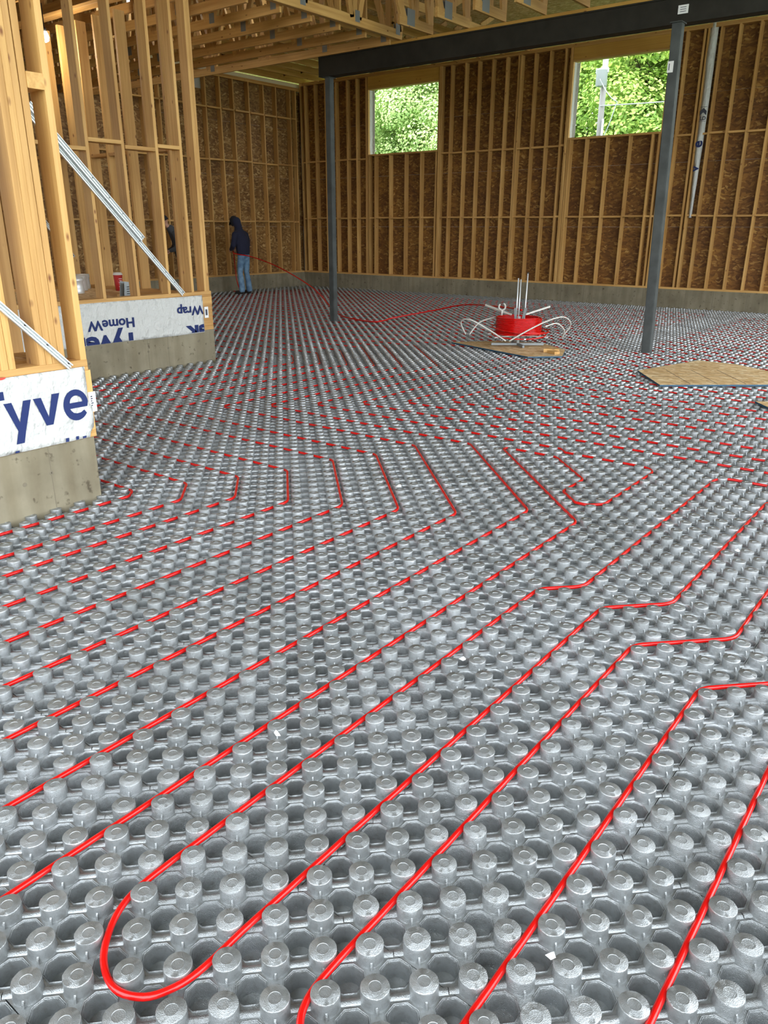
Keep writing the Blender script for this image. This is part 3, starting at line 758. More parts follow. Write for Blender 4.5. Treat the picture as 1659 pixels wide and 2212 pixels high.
glyph('letter_e', [e_out+[(1.655, .598), (1.545, .598)]+[(1.552, .585), (1.565, .572), (1.585, .566), (1.61, .568), (1.632, .58)], arc(1.587, .630, .040, .040, 0, 180, 12)], XP, hw, BLUE, ON)
glyph('letter_t', [[(1.0, .755), (1.178, .755), (1.178, .71), (1.115, .71), (1.115, .53), (1.065, .53), (1.065, .71), (1.0, .71)]], XP, hw, BLUE, ON)
for y0, y1, h in ((1.492, 1.512, .022), (1.556, 1.574, .02), (1.60, 1.622, .012), (1.19, 1.212, .01)):
    glyph('letter_fragment', [[(y0, .413), (y1, .413), (y1+.002, .413+h), (y0+.002, .413+h)]], XP, hw, BLUE, ON)
glyph('red_mark', [arc(1.175, .829, .03, .012, 180, 360, 8)], XP, hw, REDPRINT, ON)
# label tag at corner
pt = MB().box(XN-.002, 1.675, .555, XN+.006, 1.722, .672).build('paper_tag', PAPER); tag(pt, 'small white paper tag with print at the near curb corner', 'tag')
for k in range(5): MB().box(XN+.0062, 1.688, .59+k*.013, XN+.0068, 1.688+R.uniform(.008, .016), .597+k*.013).build('tag_print', GREYPRINT, pt)

hw2 = empty('house_wrap', (XM, 4.6, .4)); tag(hw2, 'white house wrap with upside-down blue lettering on middle left curb', 'house wrap')
v, f = wall_quad(2.6, 5.45, .385, .822, 0, 90, 12, .004, 5, lambda s, t: (0, -.004*sin(s*9)))
sh = link('sheet', mesh('sheet', [(a, b_-4.6, c-.4) for a, b_, c in v], f, WRAP, True), None, hw2)
so = sh.modifiers.new('t', 'SOLIDIFY'); so.thickness = .0012
def text(par, body, size, m, org, Y, Z, X, rot180=True, sx=1.0, off=.008, clipz=None, name='lettering', vert=False, n='x', clipy=None):
    cu = bpy.data.curves.new(name, 'FONT'); cu.body = body; cu.size = size; cu.extrude = .0008; cu.offset = off; cu.resolution_u = 3
    tmp = bpy.data.objects.new('tmp', cu); COL.objects.link(tmp); bpy.context.view_layer.update()
    me = bpy.data.meshes.new_from_object(tmp.evaluated_get(bpy.context.evaluated_depsgraph_get())); bpy.data.objects.remove(tmp)
    me.name = name; me.materials.clear(); me.materials.append(m)
    for v_ in me.vertices:
        a, c, e = v_.co; a *= sx
        if rot180: a, c = -a, -c
        if vert: a, c = -c, a
        v_.co = (X-org[0]+e, Y-org[1]+a, Z-org[2]+c) if n == 'x' else (Y-org[0]+a, X-org[1]-e, Z-org[2]+c)
    if clipz is not None or clipy is not None:
        bm = bmesh.new(); bm.from_mesh(me)
        if clipz is not None: bmesh.ops.bisect_plane(bm, geom=bm.verts[:]+bm.edges[:]+bm.faces[:], plane_co=(0, 0, clipz-org[2]), plane_no=(0, 0, -1), clear_outer=True)
        if clipy is not None: bmesh.ops.bisect_plane(bm, geom=bm.verts[:]+bm.edges[:]+bm.faces[:], plane_co=(0, clipy-org[1], 0), plane_no=(0, 1, 0), clear_outer=True)
        bm.to_mesh(me); bm.free()
    return link(name, me, None, par)
OM = (XM, 4.6, .4); XQ = XM+.0175
text(hw2, 'HomeW', .145, BLUE, OM, 4.47, .637, XQ, sx=1.13, off=.004)
text(hw2, 'HomeWrap', .145, BLUE, OM, 5.86, .70, XQ, sx=1.13, off=.004, clipy=5.445)
text(hw2, 'Tyvek', .28, BLUE, OM, 4.50, .470, XQ, sx=1.2, off=.010, clipz=.392)
text(hw2, 'Tyvek', .28, BLUE, OM, 6.02, .47, XQ, sx=1.2, off=.010, clipz=.392, clipy=5.44)
text(hw2, 'H', .145, BLUE, OM, 3.02, .60, XQ, sx=1.13, off=.004)
tg = MB().box(XM+.004, 5.47, .55, XM+.009, 5.53, .68).build('paper_tag', PAPER); tag(tg, 'small white paper tag at the middle curb corner', 'tag')
MB().box(XM+.0092, 5.485, .58, XM+.0098, 5.515, .65).build('tag_print', GREYPRINT, tg)

# strip of wrap showing between studs of the back wall
ws = empty('house_wrap_strip', (-4.42, YB, 1.8)); tag(ws, 'narrow hanging strip of white house wrap between two back wall studs', 'house wrap')
b = MB(); n = 26
for k in range(n+1):
    t = k/n; z = t*3.42; wv = .02*sin(t*13)+.01*sin(t*29); w = .035+.045*min(1, t*1.7)
    b.v += [(-w-.005, .02+wv*.4, z), (0+wv*.3, -.015, z), (w-.01, .03-wv*.4, z)]
for k in range(n): q = 3*k; b.f += [(q, q+1, q+4, q+3), (q+1, q+2, q+5, q+4)]
so = b.build('sheet', WRAP, ws, True).modifiers.new('t', 'SOLIDIFY'); so.thickness = .001
for nm, P in (('arrow_mark', [[(-.06, .0), (.0, .055), (.06, .0), (.06, -.075), (.0, -.02), (-.06, -.075)]]), ):
    bb = MB(); q = P[0]; bb.v = [(a, -.022, c+1.92) for a, c in q]+[(a, -.0205, c+1.92) for a, c in q]; bb.f = [(0, 1, 4, 5), (1, 2, 3, 4), (6, 11, 10, 7), (7, 10, 9, 8)]; bb.build(nm, GREYPRINT, ws)
for z in (1.99, 1.74): MB().box(-.07, -.0225, z, .065, -.0205, z+.006).build('print_line', GREYPRINT, ws)
text(ws, 'LD', .09, GREYPRINT, (0, 0, 0), -.05, 1.765, -.021, rot180=False, n='y', off=.003, name='lettering')
text(ws, 'e', .26, BLUE, (0, 0, 0), .055, 1.28, -.021, rot180=False, n='y', off=.006, vert=True, name='lettering')
text(ws, 'v', .20, BLUE, (0, 0, 0), .045, 0.86, -.021, rot180=False, n='y', off=.006, vert=True, name='lettering')

# ================================================================== DIAGONAL METAL BRACES
def brace(x, y0, z0, y1, z1, label, w=.05, bolts=True):
    t = empty('metal_brace', (x, y0, z0)); tag(t, label, 'brace')
    d = Vector((0, y1-y0, z1-z0)); ln = d.length; d.normalize(); nrm = d.cross(Vector((1, 0, 0)))
    b = MB()
    for a, wd, dp in ((-w/2+.003, .006, .022), (w/2-.003, .006, .022), (0, .006, .016)):
        b.bar(Vector((.008, 0, 0))+nrm*a, Vector((.008, 0, 0))+nrm*a+d*ln, wd, dp, Vector((1, 0, 0)))
    b.bar((0, 0, 0), d*ln, w, .003, Vector((1, 0, 0)))
    b.build('channel', GALV, t)
    for s in (.02, .18, .34, .55, .8):
        if s < ln: MB().lathe([(.006, 0), (.006, .004)], 8).build('screw', BLACK, t, loc=Vector((.003, 0, 0))+d*s+nrm*.012, rot=(0, pi/2, 0))
    return t
brace(XN+.004, 1.585, .832, 1.585-1.75*.62*1.0, .832+1.05*1.75*.62, 'shiny galvanized steel brace across the nearest left studs', .036)
brace(XM+.004, 5.175, .845, 3.55, 2.60, 'long galvanized brace sloping across the middle left studs', .055)
brace(XM+.030, 4.67, 1.46, 3.55, 2.67, 'second shorter galvanized channel lapped over the long brace', .06)
brace(-9.155, 5.3, 1.2, 3.9, 3.0, 'dull metal brace on the partition behind the middle studs', .05)

# ================================================================== PLATFORM CLUTTER
cup = empty('takeaway_cup', (-8.33, 5.40, .80)); tag(cup, 'red paper coffee cup with white lid among the left studs', 'cup')
CUPR = mat('red_cup_paper', (.50, .03, .03), .5)
MB().lathe([(.042, 0), (.058, .20)], 20).build('cup_body', CUPR, cup, True)
MB().lathe([(.061, .198), (.062, .21), (.055, .214), (.052, .228), (.0, .229)], 20, cap=False).build('lid', PAPER, cup, True)
for k in range(5):
    a = -.9+.02*k; MB().box(.046+.0025*k, -.03+.01*(k % 2), .05+.025*k, .049+.0028*k, .02, .056+.025*k).build('cup_print', PAPER, cup)
for i, (x, y) in enumerate(((-8.35, 4.80), (-8.75, 5.1), (-9.0, 5.30))):
    d = empty('duct_elbow', (x, y, .80), R.uniform(0, 3)); tag(d, ['nearest round shiny metal duct piece on the raised floor', 'middle shiny metal duct piece on the raised floor', 'farthest shiny metal duct piece beside the studs'][i], 'duct', 'metal duct pieces on the raised floor')
    MB().lathe([(.09, 0), (.095, .05), (.09, .06), (.085, .14), (.092, .15), (.088, .19), (.0, .192)], 20, cap=False).build('duct_body', GALV, d, True)
t = empty('post_base', (-7.02, 4.60, .80)); tag(t, 'grey perforated metal bracket standing on the middle sole plate', 'bracket')
bb = MB(); bb.prism([(-.05, -.06), (.05, -.06), (.05, .06), (-.05, .06)], 0, .004); bb.bar((.045, 0, 0), (.03, .03, .20), .11, .004, Vector((1, 0, 0))); bb.bar((-.045, 0, 0), (-.05, .03, .2), .11, .004, Vector((1, 0, 0))); bb.build('bracket_body', PLATE, t)
for k in range(6): MB().box(.044, -.02+.004*k, .02+.025*k, .052, .02+.004*k, .028+.025*k).build('slot', BLACK, t)
MB().box(-.04, -.06, 0, .04, .05, .045).build('paper_carton', PAPER, None, loc=(-7.0, 4.40, .80), rot=(0, 0, .3)); tag(COL.objects[-1], 'small white carton on the raised floor by the bracket', 'carton')
for i, (x, y, rz, lab) in enumerate(((-3.75, 1.42, .5, 'short pine offcut lying behind the near sole plate'), (-3.62, 1.22, -.4, 'angled pine offcut nearest the steel brace on the left'), (-3.95, 1.25, 1.2, 'pine offcut farthest back on the near raised floor'))):
    o = stick('wood_offcut', None, 0, 0, 0, .30-.04*i, .089, .038); o.location = (x, y, .8); o.rotation_euler = (0, 0, rz); tag(o, lab, 'offcut')
for i, (x, y, rz) in enumerate(((-7.6, 5.1, .2), (-7.9, 4.9, -.3))):
    o = stick('wood_offcut', None, 0, 0, 0, .5, .089, .038); o.location = (x, y, .8); o.rotation_euler = (0, 0, rz); tag(o, ['flat pine board scrap behind the middle brace foot', 'second pine board scrap left of the brace foot'][i], 'offcut')

# work lamp bulb
EM = mat('lit_bulb', (1, 1, 1), .3); bsdf(EM).inputs['Emission Color'].default_value = (1, .95, .88, 1); bsdf(EM).inputs['Emission Strength'].default_value = 30
lp = empty('work_bulb', (-8.9, 5.15, 3.75)); tag(lp, 'bright bare light bulb hanging behind the left studs', 'lamp')
MB().lathe([(.005, -.07), (.035, -.05), (.045, -.015), (.035, .02), (.02, .045)], 16).build('glass', EM, lp, True)
MB().lathe([(.022, .045), (.022, .085), (.006, .09), (.006, .34)], 12).build('socket', BLACK, lp, True)
pl = bpy.data.lights.new('bulb_light', 'POINT'); pl.energy = 8; pl.color = (1, .85, .65); pl.shadow_soft_size = .05
plo = bpy.data.objects.new('bulb_light', pl); COL.objects.link(plo); plo.parent = lp; plo.location = (0, 0, -.13)

# ================================================================== LOOSE BOARDS
def board(pts, z, label, name='strand_board', th=.02, lines=False, edge=BLUEEDGE):
    cx = sum(p[0] for p in pts)/len(pts); cy = sum(p[1] for p in pts)/len(pts)
    q = [(p[0]-cx, p[1]-cy) for p in pts]
    t = empty(name, (cx, cy, z)); tag(t, label, 'board')
    b = MB().prism(q, .002, th); b.build('panel', OSBF, t)
    b = MB(); k = len(q)
    for i in range(k):
        a, c = Vector((*q[i], 0)), Vector((*q[(i+1) % k], 0)); b.bar(a+Vector((0, 0, th*.48)), c+Vector((0, 0, th*.48)), .004, th*.9)
    b.build('painted_edge', edge, t)
    return t, (cx, cy)
tb, c = board([(-2.22, 7.98), (-1.72, 7.27), (-.62, 8.17), (-1.0, 8.85), (-1.46, 9.14), (-1.90, 9.16)], .041, 'cut piece of strand board with snapped lines lying right on the floor', lines=True)
BL = mat('marker_line', (.10, .07, .05), .8)
d1 = Vector((.5, -.71, 0)).normalized(); d2 = Vector((.77, .63, 0)).normalized()
o0 = Vector((-2.22-c[0], 7.98-c[1], .0208))
for s in (.33, .62, .92): 
    a = o0+d2*s; MB().bar(a-d1*(.0+.02), a+d1*.84, .006, .001).build('marked_line', BL, tb)
for s in (.22, .40): a = o0+d1*s+d2*.05; MB().bar(a, a+d2*1.2, .005, .001).build('marked_line', BL, tb)
tb2, c2 = board([(-5.18, 8.62), (-3.69, 8.10), (-3.37, 8.42), (-3.58, 8.95), (-4.15, 9.35), (-4.75, 9.1)], .041, 'strand board offcut under the red pipe coil stand')
tb3, c3 = board([(-.73, 7.02), (-.56, 6.80), (-.30, 6.95), (-.4, 7.2)], .041, 'small strand board scrap at the right edge of the floor')
for i, (x, y, sx, rz) in enumerate(((-3.62, 8.62, .2, .4), (-3.54, 8.52, .15, -.5))):
    o = empty('wood_scrap', (x, y, .0625+.0*i), rz); tag(o, ['pale wooden wedge resting on the board under the coil', 'smaller pale wood block beside the wedge on the board'][i], 'wood scrap')
    MB().prism([(-sx/2, -.05), (sx/2, -.04), (sx*.4, .05), (-sx*.3, .04)], 0, .035+.01*(1-i)).build('block', WOOD[0], o)
# small white litter
for i, (px, py, lab) in enumerate(((-.55, 1.02, 'white paper scrap between knobs by the left foreground pipe'), (-.30, 1.62, 'white torn plastic scrap left of the middle pipes'), (.45, .62, 'white crumb at the bottom right pipe'), (-2.3, 2.62, 'pale twig near the second chevron'))):
    pass
def scrap(lx, ly, lab, s=.03):
    x, y = (lx+.5)*L, (ly+.5)*L; b = MB(); n = 5
    for i in range(n):
        a = 2*pi*i/n; b.v.append((s*R.uniform(.4, 1)*cos(a), s*R.uniform(.3, .8)*sin(a), R.uniform(.0, .012)))
    b.v.append((0, 0, .016)); b.f = [(i, (i+1) % n, n) for i in range(n)]+[tuple(range(n))[::-1]]
    o = b.build('litter_scrap', PAPER, None, loc=(x, y, .0392)); tag(o, lab, 'litter')
scrap(-9, 8.0, 'white plastic scrap on knobs, lower left of the long pipe runs', .022)
scrap(-6.0, 18.0, 'white torn scrap beside the pipe in the middle foreground', .02)
scrap(5, 5.4, 'white crumb left of the pipe in the bottom right', .014)
scrap(1.0, 41.0, 'round white scrap on a knob at the right', .018)
scrap(-25.0, 38.0, 'pale scrap lying across a diagonal pipe in mid floor', .03)

# ================================================================== COIL AND DECOILER
SX, SY = -4.24, 8.83; rv = Vector((.79, .61, 0)); fv = Vector((-.61, .79, 0))
def W3(a, b_, z): return rv*a+fv*b_+Vector((0, 0, z))
un = empty('pipe_decoiler', (SX, SY, .0615)); tag(un, 'metal decoiler stand with white hoop arms holding the red coil', 'stand')
Z0 = .0615
for sg, nm in ((-1, 'foot_arm'), (1, 'foot_arm')): MB().bar(W3(0, 0, .03), W3(sg*.36, .0, .03), .03, .03).build(nm, PLATE, un)
for sg in (-1, 1): MB().bar(W3(0, 0, .03), W3(sg*.05, -sg*.20, .02), .03, .03).build('foot_arm', PLATE, un)
MB().tube([(0, 0, .03), (0, 0, .40)], .022, 12).build('hub', GALV, un, True)
MB().tube([(0, 0, .14), (0, 0, .155)], .12, 20).build('turntable', GALV, un, True)
for a in range(6):
    t = a*pi/3+.2; MB().bar((0, 0, .147), (.42*cos(t), .42*sin(t), .147), .025, .014).build('tray_arm', GALV, un)
for a, b_, z1 in ((-.05, -.03, .90), (.0, .06, .88), (.075, -.02, .96)):
    o = MB().tube([W3(a*.9, b_, .18), W3(a+.006, b_, z1)], .0085, 10).build('upright_rod', GALV, un, True)
MB().tube([W3(.081, -.02, .96), W3(.081, -.02, .975)], .012, 10).build('rod_cap', BLACK, un, True)
for sg in (-1, 1): MB().bar(W3(sg*.04-.01, -.05, .30), W3(sg*.07, -.09, .52), .035, .006, fv).build('inner_bracket', PLATE, un)
def hoop(pts, nm='hoop_arm'):
    P = [W3(*p) for p in pts]; out = []
    for i in range(len(P)-1):
        p0, p1, p2, p3 = P[max(i-1, 0)], P[i], P[i+1], P[min(i+2, len(P)-1)]
        for k in range(6):
            t = k/6; out.append(.5*((2*p1)+(p2-p0)*t+(2*p0-5*p1+4*p2-p3)*t*t+(3*p1-p0-3*p2+p3)*t**3))
    out.append(P[-1]); MB().tube(out, .0095, 8).build(nm, WHITEP, un, True)
hoop([(-.22, -.38, .12), (-.45, -.30, .26), (-.70, -.22, .38), (-.80, -.10, .33), (-.72, .0, .16)])
hoop([(-.18, -.40, .12), (.05, -.42, .26), (.30, -.40, .38), (.55, -.25, .42), (.70, -.05, .30), (.62, .05, .12)])
hoop([(.30, -.32, .30), (.48, -.20, .33), (.62, -.05, .22), (.62, .05, .10)])
hoop([(-.30, .25, .36), (-.52, .15, .30), (-.66, .05, .15)])
for a, b_, c_, d_ in ((-.10, -.05, -.42, .52), (.10, -.02, .48, .50)):
    MB().bar(W3(a, b_+.1, .42), W3(c_, .35, d_), .022, .022).build('guide_bar', CLEARP, un)
MB().tube([W3(-.22, .12, .40), W3(-.22, .12, .47)], .012, 10).build('eye_stem', WHITEP, un, True)
MB().tube([W3(-.22+.045*sin(t*2*pi/18+.0), .12, .515+.045*cos(t*2*pi/18)) for t in range(1, 17)], .011, 8).build('eye_ring', WHITEP, un, True)
# the coil: many turns wound on each other
coil = empty('pipe_coil', (SX, SY, Z0+.162)); tag(coil, 'coil of red plastic pipe on the decoiler stand', 'pipe coil')
ZC = 0
prev = (0, 0)
for lay, (r0, zs) in enumerate(((.305, 13), (.285, 12), (.265, 10))):
    b = MB(); pts = []
    for k in range(zs*36+1):
        t = k*2*pi/36; z = .010+k/36*.0172; rr = r0+.003*sin(t*.37+lay)+.002*sin(t*1.3)
        pts.append((rr*cos(t), rr*sin(t), z))
    b.tube(pts, PR, 8).build('pipe_turns', PEX, coil, True)
for k, (r0, z, tl) in enumerate(((.345, .012, .02), (.365, .03, -.05), (.335, .035, .04), (.38, .045, .06))):
    b = MB(); b.tube([(r0*cos(t*pi/20)+.01*k, r0*sin(t*pi/20), z+tl*.5*(cos(t*pi/20+k)+1)) for t in range(40)], PR, 8, closed=True).build('loose_turn', PEX, coil, True)
# line from coil to worker
HX, HY = -14.14, 12.91
def spline(P, n=10):
    P = [Vector(p) for p in P]; out = []
    for i in range(len(P)-1):
        p0, p1, p2, p3 = P[max(i-1, 0)], P[i], P[i+1], P[min(i+2, len(P)-1)]
        for k in range(n):
            t = k/n; out.append(.5*((2*p1)+(p2-p0)*t+(2*p0-5*p1+4*p2-p3)*t*t+(3*p1-p0-3*p2+p3)*t**3))
    out.append(P[-1]); return out
PTS_PULL = [(SX-.1, SY+.25, .52), (-4.75, 9.45, .50), (-6.2, 10.6, .38), (-7.0, 10.75, .22), (-7.52, 10.35, .10), (-7.56, 9.95, .065), (-7.95, 9.95, .06), (-8.6, 10.20, .07), (-9.3, 10.72, .12), (-10.6, 11.55, .42), (-12.3, 12.3, .74), (-13.5, 12.66, .92), (-13.95, 12.64, .975), (-14.2, 12.66, 1.0), (-14.40, 12.80, 1.04), (-14.50, 12.92, 1.03), (-14.58, 13.0, .85), (-14.56, 13.02, .35), (-14.5, 13.05, .055), (-14.9, 13.2, .05)]
o = MB().tube(spline(PTS_PULL), .0120, 10).build('pulled_pipe', PEX, None, True); tag(o, 'loose red pipe pulled from the coil to the standing worker', 'pipe')

# ================================================================== PEOPLE
SPH = None
def skin(name, chains, m, parent, vox=.012):
    """one continuous surface: swept ellipsoids along each limb, fused by a voxel remesh and smoothed.
    radius: number, (half width, half depth) or (x, y, z)"""
    global SPH
    if SPH is None:
        bm = bmesh.new(); bmesh.ops.create_icosphere(bm, subdivisions=2, radius=1)
        SPH = ([v.co.copy() for v in bm.verts], [tuple(v.index for v in f.verts) for f in bm.faces]); bm.free()
    def r3(r):
        if isinstance(r, (int, float)): return Vector((r, r, r))
        if len(r) == 2: return Vector((r[1], r[0], (r[0]+r[1])*.32))
        return Vector(r)
    V = []; F = []
    for ch in chains:
        for (p0, a0), (p1, a1) in zip(ch, ch[1:]):
            p0, p1, a0, a1 = Vector(p0), Vector(p1), r3(a0), r3(a1); d = (p1-p0).length
            n = max(1, int(d/(min(min(a0), min(a1))*.35)))
            for k in range(n+1):
                t = k/n; p = p0.lerp(p1, t); r = a0.lerp(a1, t); b0 = len(V)
                V += [(p.x+c.x*r.x, p.y+c.y*r.y, p.z+c.z*r.z) for c in SPH[0]]; F += [tuple(b0+q for q in f) for f in SPH[1]]
    me = bpy.data.meshes.new(name); me.from_pydata(V, [], F); o = bpy.data.objects.new(name, me); COL.objects.link(o)
    md = o.modifiers.new('r', 'REMESH'); md.mode = 'VOXEL'; md.voxel_size = vox
    sm = o.modifiers.new('s', 'SMOOTH'); sm.iterations = 5; sm.factor = .5
    bpy.context.view_layer.update()
    me2 = bpy.data.meshes.new_from_object(o.evaluated_get(bpy.context.evaluated_depsgraph_get()))
    bpy.data.objects.remove(o); bpy.data.meshes.remove(me); me2.name = name; me2.materials.clear(); me2.materials.append(m)
    me2.polygons.foreach_set('use_smooth', [True]*len(me2.polygons))
    return link(name, me2, None, parent)
SKIN = mat('skin', (.50, .27, .18), .55); NAVY = mat('navy_fabric', (.012, .014, .035), .9); BOOT = mat('dark_boots', (.03, .025, .02), .7); TEE = mat('dark_cap', (.008, .008, .012), .8)
DENIM = mat('blue_denim', (.10, .20, .32), .85)
g_ = nd(DENIM, 'ShaderNodeTexCoord'); n_ = noise(DENIM, g_.outputs['Object'], 9, 4); r_ = ramp(DENIM, [(.3, (.07, .14, .24)), (.7, (.20, .34, .48))]); lk(DENIM, n_.outputs['Fac'], r_.inputs[0]); lk(DENIM, r_.outputs[0], bsdf(DENIM).inputs['Base Color'])
DGREY = mat('dark_grey_fabric', (.05, .055, .06), .9)
def hand(root, d, side, m, par, curl=.5):
    """five separate fingers, palm"""
    d = Vector(d).normalized(); s = Vector(side).normalized(); n = d.cross(s); ch = []
    r0 = Vector(root)
    ch.append([(r0, .023), (r0+d*.03, .024), (r0+d*.07, .020)])
    for q in (-.024, -.008, .008, .024): ch.append([(r0+d*.025+s*q*.6, .016), (r0+d*.088+s*q, .0135)])
    for i, ln in enumerate((.068, .078, .072, .056)):
        b0 = r0+d*.088+s*(-.030+.020*i); p1 = b0+d*ln*.45-n*curl*.012; p2 = p1+(d*.5-n*curl).normalized()*ln*.33; p3 = p2+(d*.1-n*curl*1.3).normalized()*ln*.26
        ch.append([(b0, .0100), (p1, .0092), (p2, .0084), (p3, .0070)])
    t0 = r0+d*.02-s*.02; ch.append([(t0, .014), (t0-s*.03+d*.02-n*.01, .012), (t0-s*.035+d*.05-n*.02, .0095)])
    return ch
def worker(name_loc, yaw, label, jacket, pants, hoodup, bend=.14):
    """local frame: +x is where the figure faces, z up; built standing about 1.8 m"""
    p = empty('person', name_loc, yaw); tag(p, label, 'person')
    bx = bend
    hipz = .98
    # continuous body underneath
    hx0 = bx*1.35
    body = [[((0, 0, hipz), (.12, .08)), ((.0, 0, 1.12), (.10, .07)), ((bx*.3-.02, 0, 1.30), (.12, .07)), ((bx*.6-.01, 0, 1.42), (.10, .06)), ((bx*.95, 0, 1.53), .052), ((hx0, 0, 1.63), .055)]]
    for sg in (-1, 1):
        body.append([((0, .07*sg, .93), .075), ((.02, .11*sg, .66), .066), ((.035, .12*sg, .50), .050), ((.01, .13*sg, .30), .045), ((-.01, .135*sg, .10), .036), ((.10, .14*sg, .05), .03)])
        body.append([((bx*.6, .06*sg, 1.41), .05), ((bx*.55, .18*sg, 1.40), .048), ((.04+bx*.3, .262*sg, 1.15), .036), ((.265, .15*sg, 1.042), .025)])
    skin('body', body, SKIN, p)
    # head with face
    hc = Vector((bx*1.35+.04, 0, 1.68))
    bm = bmesh.new(); bmesh.ops.create_uvsphere(bm, u_segments=28, v_segments=20, radius=1)
    for v_ in bm.verts:
        x, y, z = v_.co; X, Y, Z = x*.098, y*.076, z*.118
        if z < 0: X *= 1-.12*(-z); Y *= 1-.25*(-z)
        if x > .8 and abs(y) < .22 and -.35 < z < .15: X += .018*(1-abs(y)/.22)*(1 if z < -.05 else .5)
        if x > .6 and .05 < z < .28 and .2 < abs(y) < .55: X -= .010
        if x > .7 and -.62 < z < -.5 and abs(y) < .35: X += .006
        v_.co = (X, Y, Z)
    me = bpy.data.meshes.new('head'); bm.to_mesh(me); bm.free(); me.materials.append(SKIN); me.polygons.foreach_set('use_smooth', [True]*len(me.polygons))
    hd = link('head', me, None, p, hc, (0, .45, 0))
    EYE = bpy.data.materials.get('eye') or mat('eye', (.05, .04, .03), .3); LIP = bpy.data.materials.get('lip') or mat('lip', (.36, .13, .10), .5)
    for sg in (-1, 1):
        MB().lathe([(.002, -.009), (.009, -.004), (.010, 0), (.009, .004), (.002, .009)], 10).build('eye', EYE, hd, True, loc=(.083, .032*sg, .012))
        MB().lathe([(.004, -.008), (.018, -.004), (.022, .002), (.012, .006)], 10).build('ear', SKIN, hd, True, loc=(-.005, .076*sg, -.005), rot=(pi/2, 0, 0))
    MB().box(.083, -.022, -.068, .094, .022, -.060).build('mouth', LIP, hd)
    # hood / cap
    bm = bmesh.new(); bmesh.ops.create_uvsphere(bm, u_segments=28, v_segments=18, radius=1)
    dl = [v_ for v_ in bm.verts if (v_.co.x > (.62 if hoodup else .80) and v_.co.z < .45) or v_.co.z < (-.75 if hoodup else -.02)]
    bmesh.ops.delete(bm, geom=dl, context='VERTS')
    for v_ in bm.verts: x, y, z = v_.co; v_.co = (x*.122-.008, y*.100, z*.145+.004)
    me = bpy.data.meshes.new('hood'); bm.to_mesh(me); bm.free(); me.materials.append(TEE); me.polygons.foreach_set('use_smooth', [True]*len(me.polygons))
    hh = link('hood' if hoodup else 'cap', me, None, p, hc, (0, .45, 0)); mo = hh.modifiers.new('t', 'SOLIDIFY'); mo.thickness = .008
    b = MB(); n = 10
    for i in range(n+1):
        a = -1.15+2.3*i/n; b.v += [(.088*cos(a)+.008, .080*sin(a), .048), (.088*cos(a)+.008+.085*cos(a)**.6, .088*sin(a), .020-.012*abs(sin(a)))]
    for i in range(n): q = 2*i; b.f.append((q, q+1, q+3, q+2))
    br = b.build('cap_brim', TEE, p, True, loc=hc, rot=(0, .45, 0)); mo = br.modifiers.new('t', 'SOLIDIFY'); mo.thickness = .005
    # jacket: torso and sleeves
    jk = [[((.0, 0, .945), (.185, .135)), ((.0, 0, 1.02), (.20, .155)), ((bx*.2-.02, 0, 1.18), (.20, .160)), ((bx*.45-.03, 0, 1.32), (.195, .150)), ((bx*.7-.02, 0, 1.43), (.165, .12)), ((bx*.95-.01, 0, 1.52), (.10, .09))]]
    hb = (hx0-.025, 0, 1.69)
    if hoodup: jk.append([((bx*.8-.04, 0, 1.47), .085), ((bx*1.1-.04, 0, 1.58), .095), (hb, (.108, .108, .115))])
    else: jk.append([((bx*.8-.04, 0, 1.47), .085), ((bx*1.0-.03, 0, 1.54), .075)])
    for sg in (-1, 1):
        jk.append([((bx*.6-.02, .10*sg, 1.41), .085), ((bx*.55-.01, .185*sg, 1.39), .082), ((bx*.4, .24*sg, 1.28), .070), ((.03+bx*.3, .268*sg, 1.15), .066), ((.15, .225*sg, 1.085), .060), ((.245, .165*sg, 1.05), .044)])
    skin('jacket', jk, jacket, p)
    tr = [[((0, 0, .99), (.155, .115)), ((-.01, 0, .92), (.165, .125))]]
    for sg in (-1, 1): tr.append([((0, .075*sg, .90), .100), ((.0, .09*sg, .82), .096), ((.02, .11*sg, .66), .086), ((.035, .12*sg, .50), .070), ((.0, .13*sg, .30), .072), ((-.015, .135*sg, .10), .080)])
    skin('trousers', tr, pants, p)
    for sg in (-1, 1):
        skin('boot', [[((-.02, .135*sg, .14), .046), ((-.02, .135*sg, .09), .050), ((-.03, .137*sg, .045), .045), ((.06, .14*sg, .045), .046), ((.15, .145*sg, .038), .040)]], BOOT, p)
        MB().prism([(-.075, .135*sg-.04), (.06, .14*sg-.05), (.17, .145*sg-.042), (.195, .145*sg), (.17, .145*sg+.042), (.06, .14*sg+.05), (-.075, .135*sg+.04)], 0.0, .018).build('boot_sole', BLACK, p)
        skin('hand', hand((.265, .15*sg, 1.04), (.6, -.75*sg, -.15), (0, .1, 1), SKIN, p, .9), SKIN, p, .004)
    return p
worker((HX, HY, .039), pi+.12, 'person in navy hooded top and blue jeans holding the red pipe', NAVY, DENIM, True)
worker((-14.5, 11.3, .039), pi*.5+2.6, 'person in dark grey jacket half hidden behind the middle studs', DGREY, BOOT, False, .22)

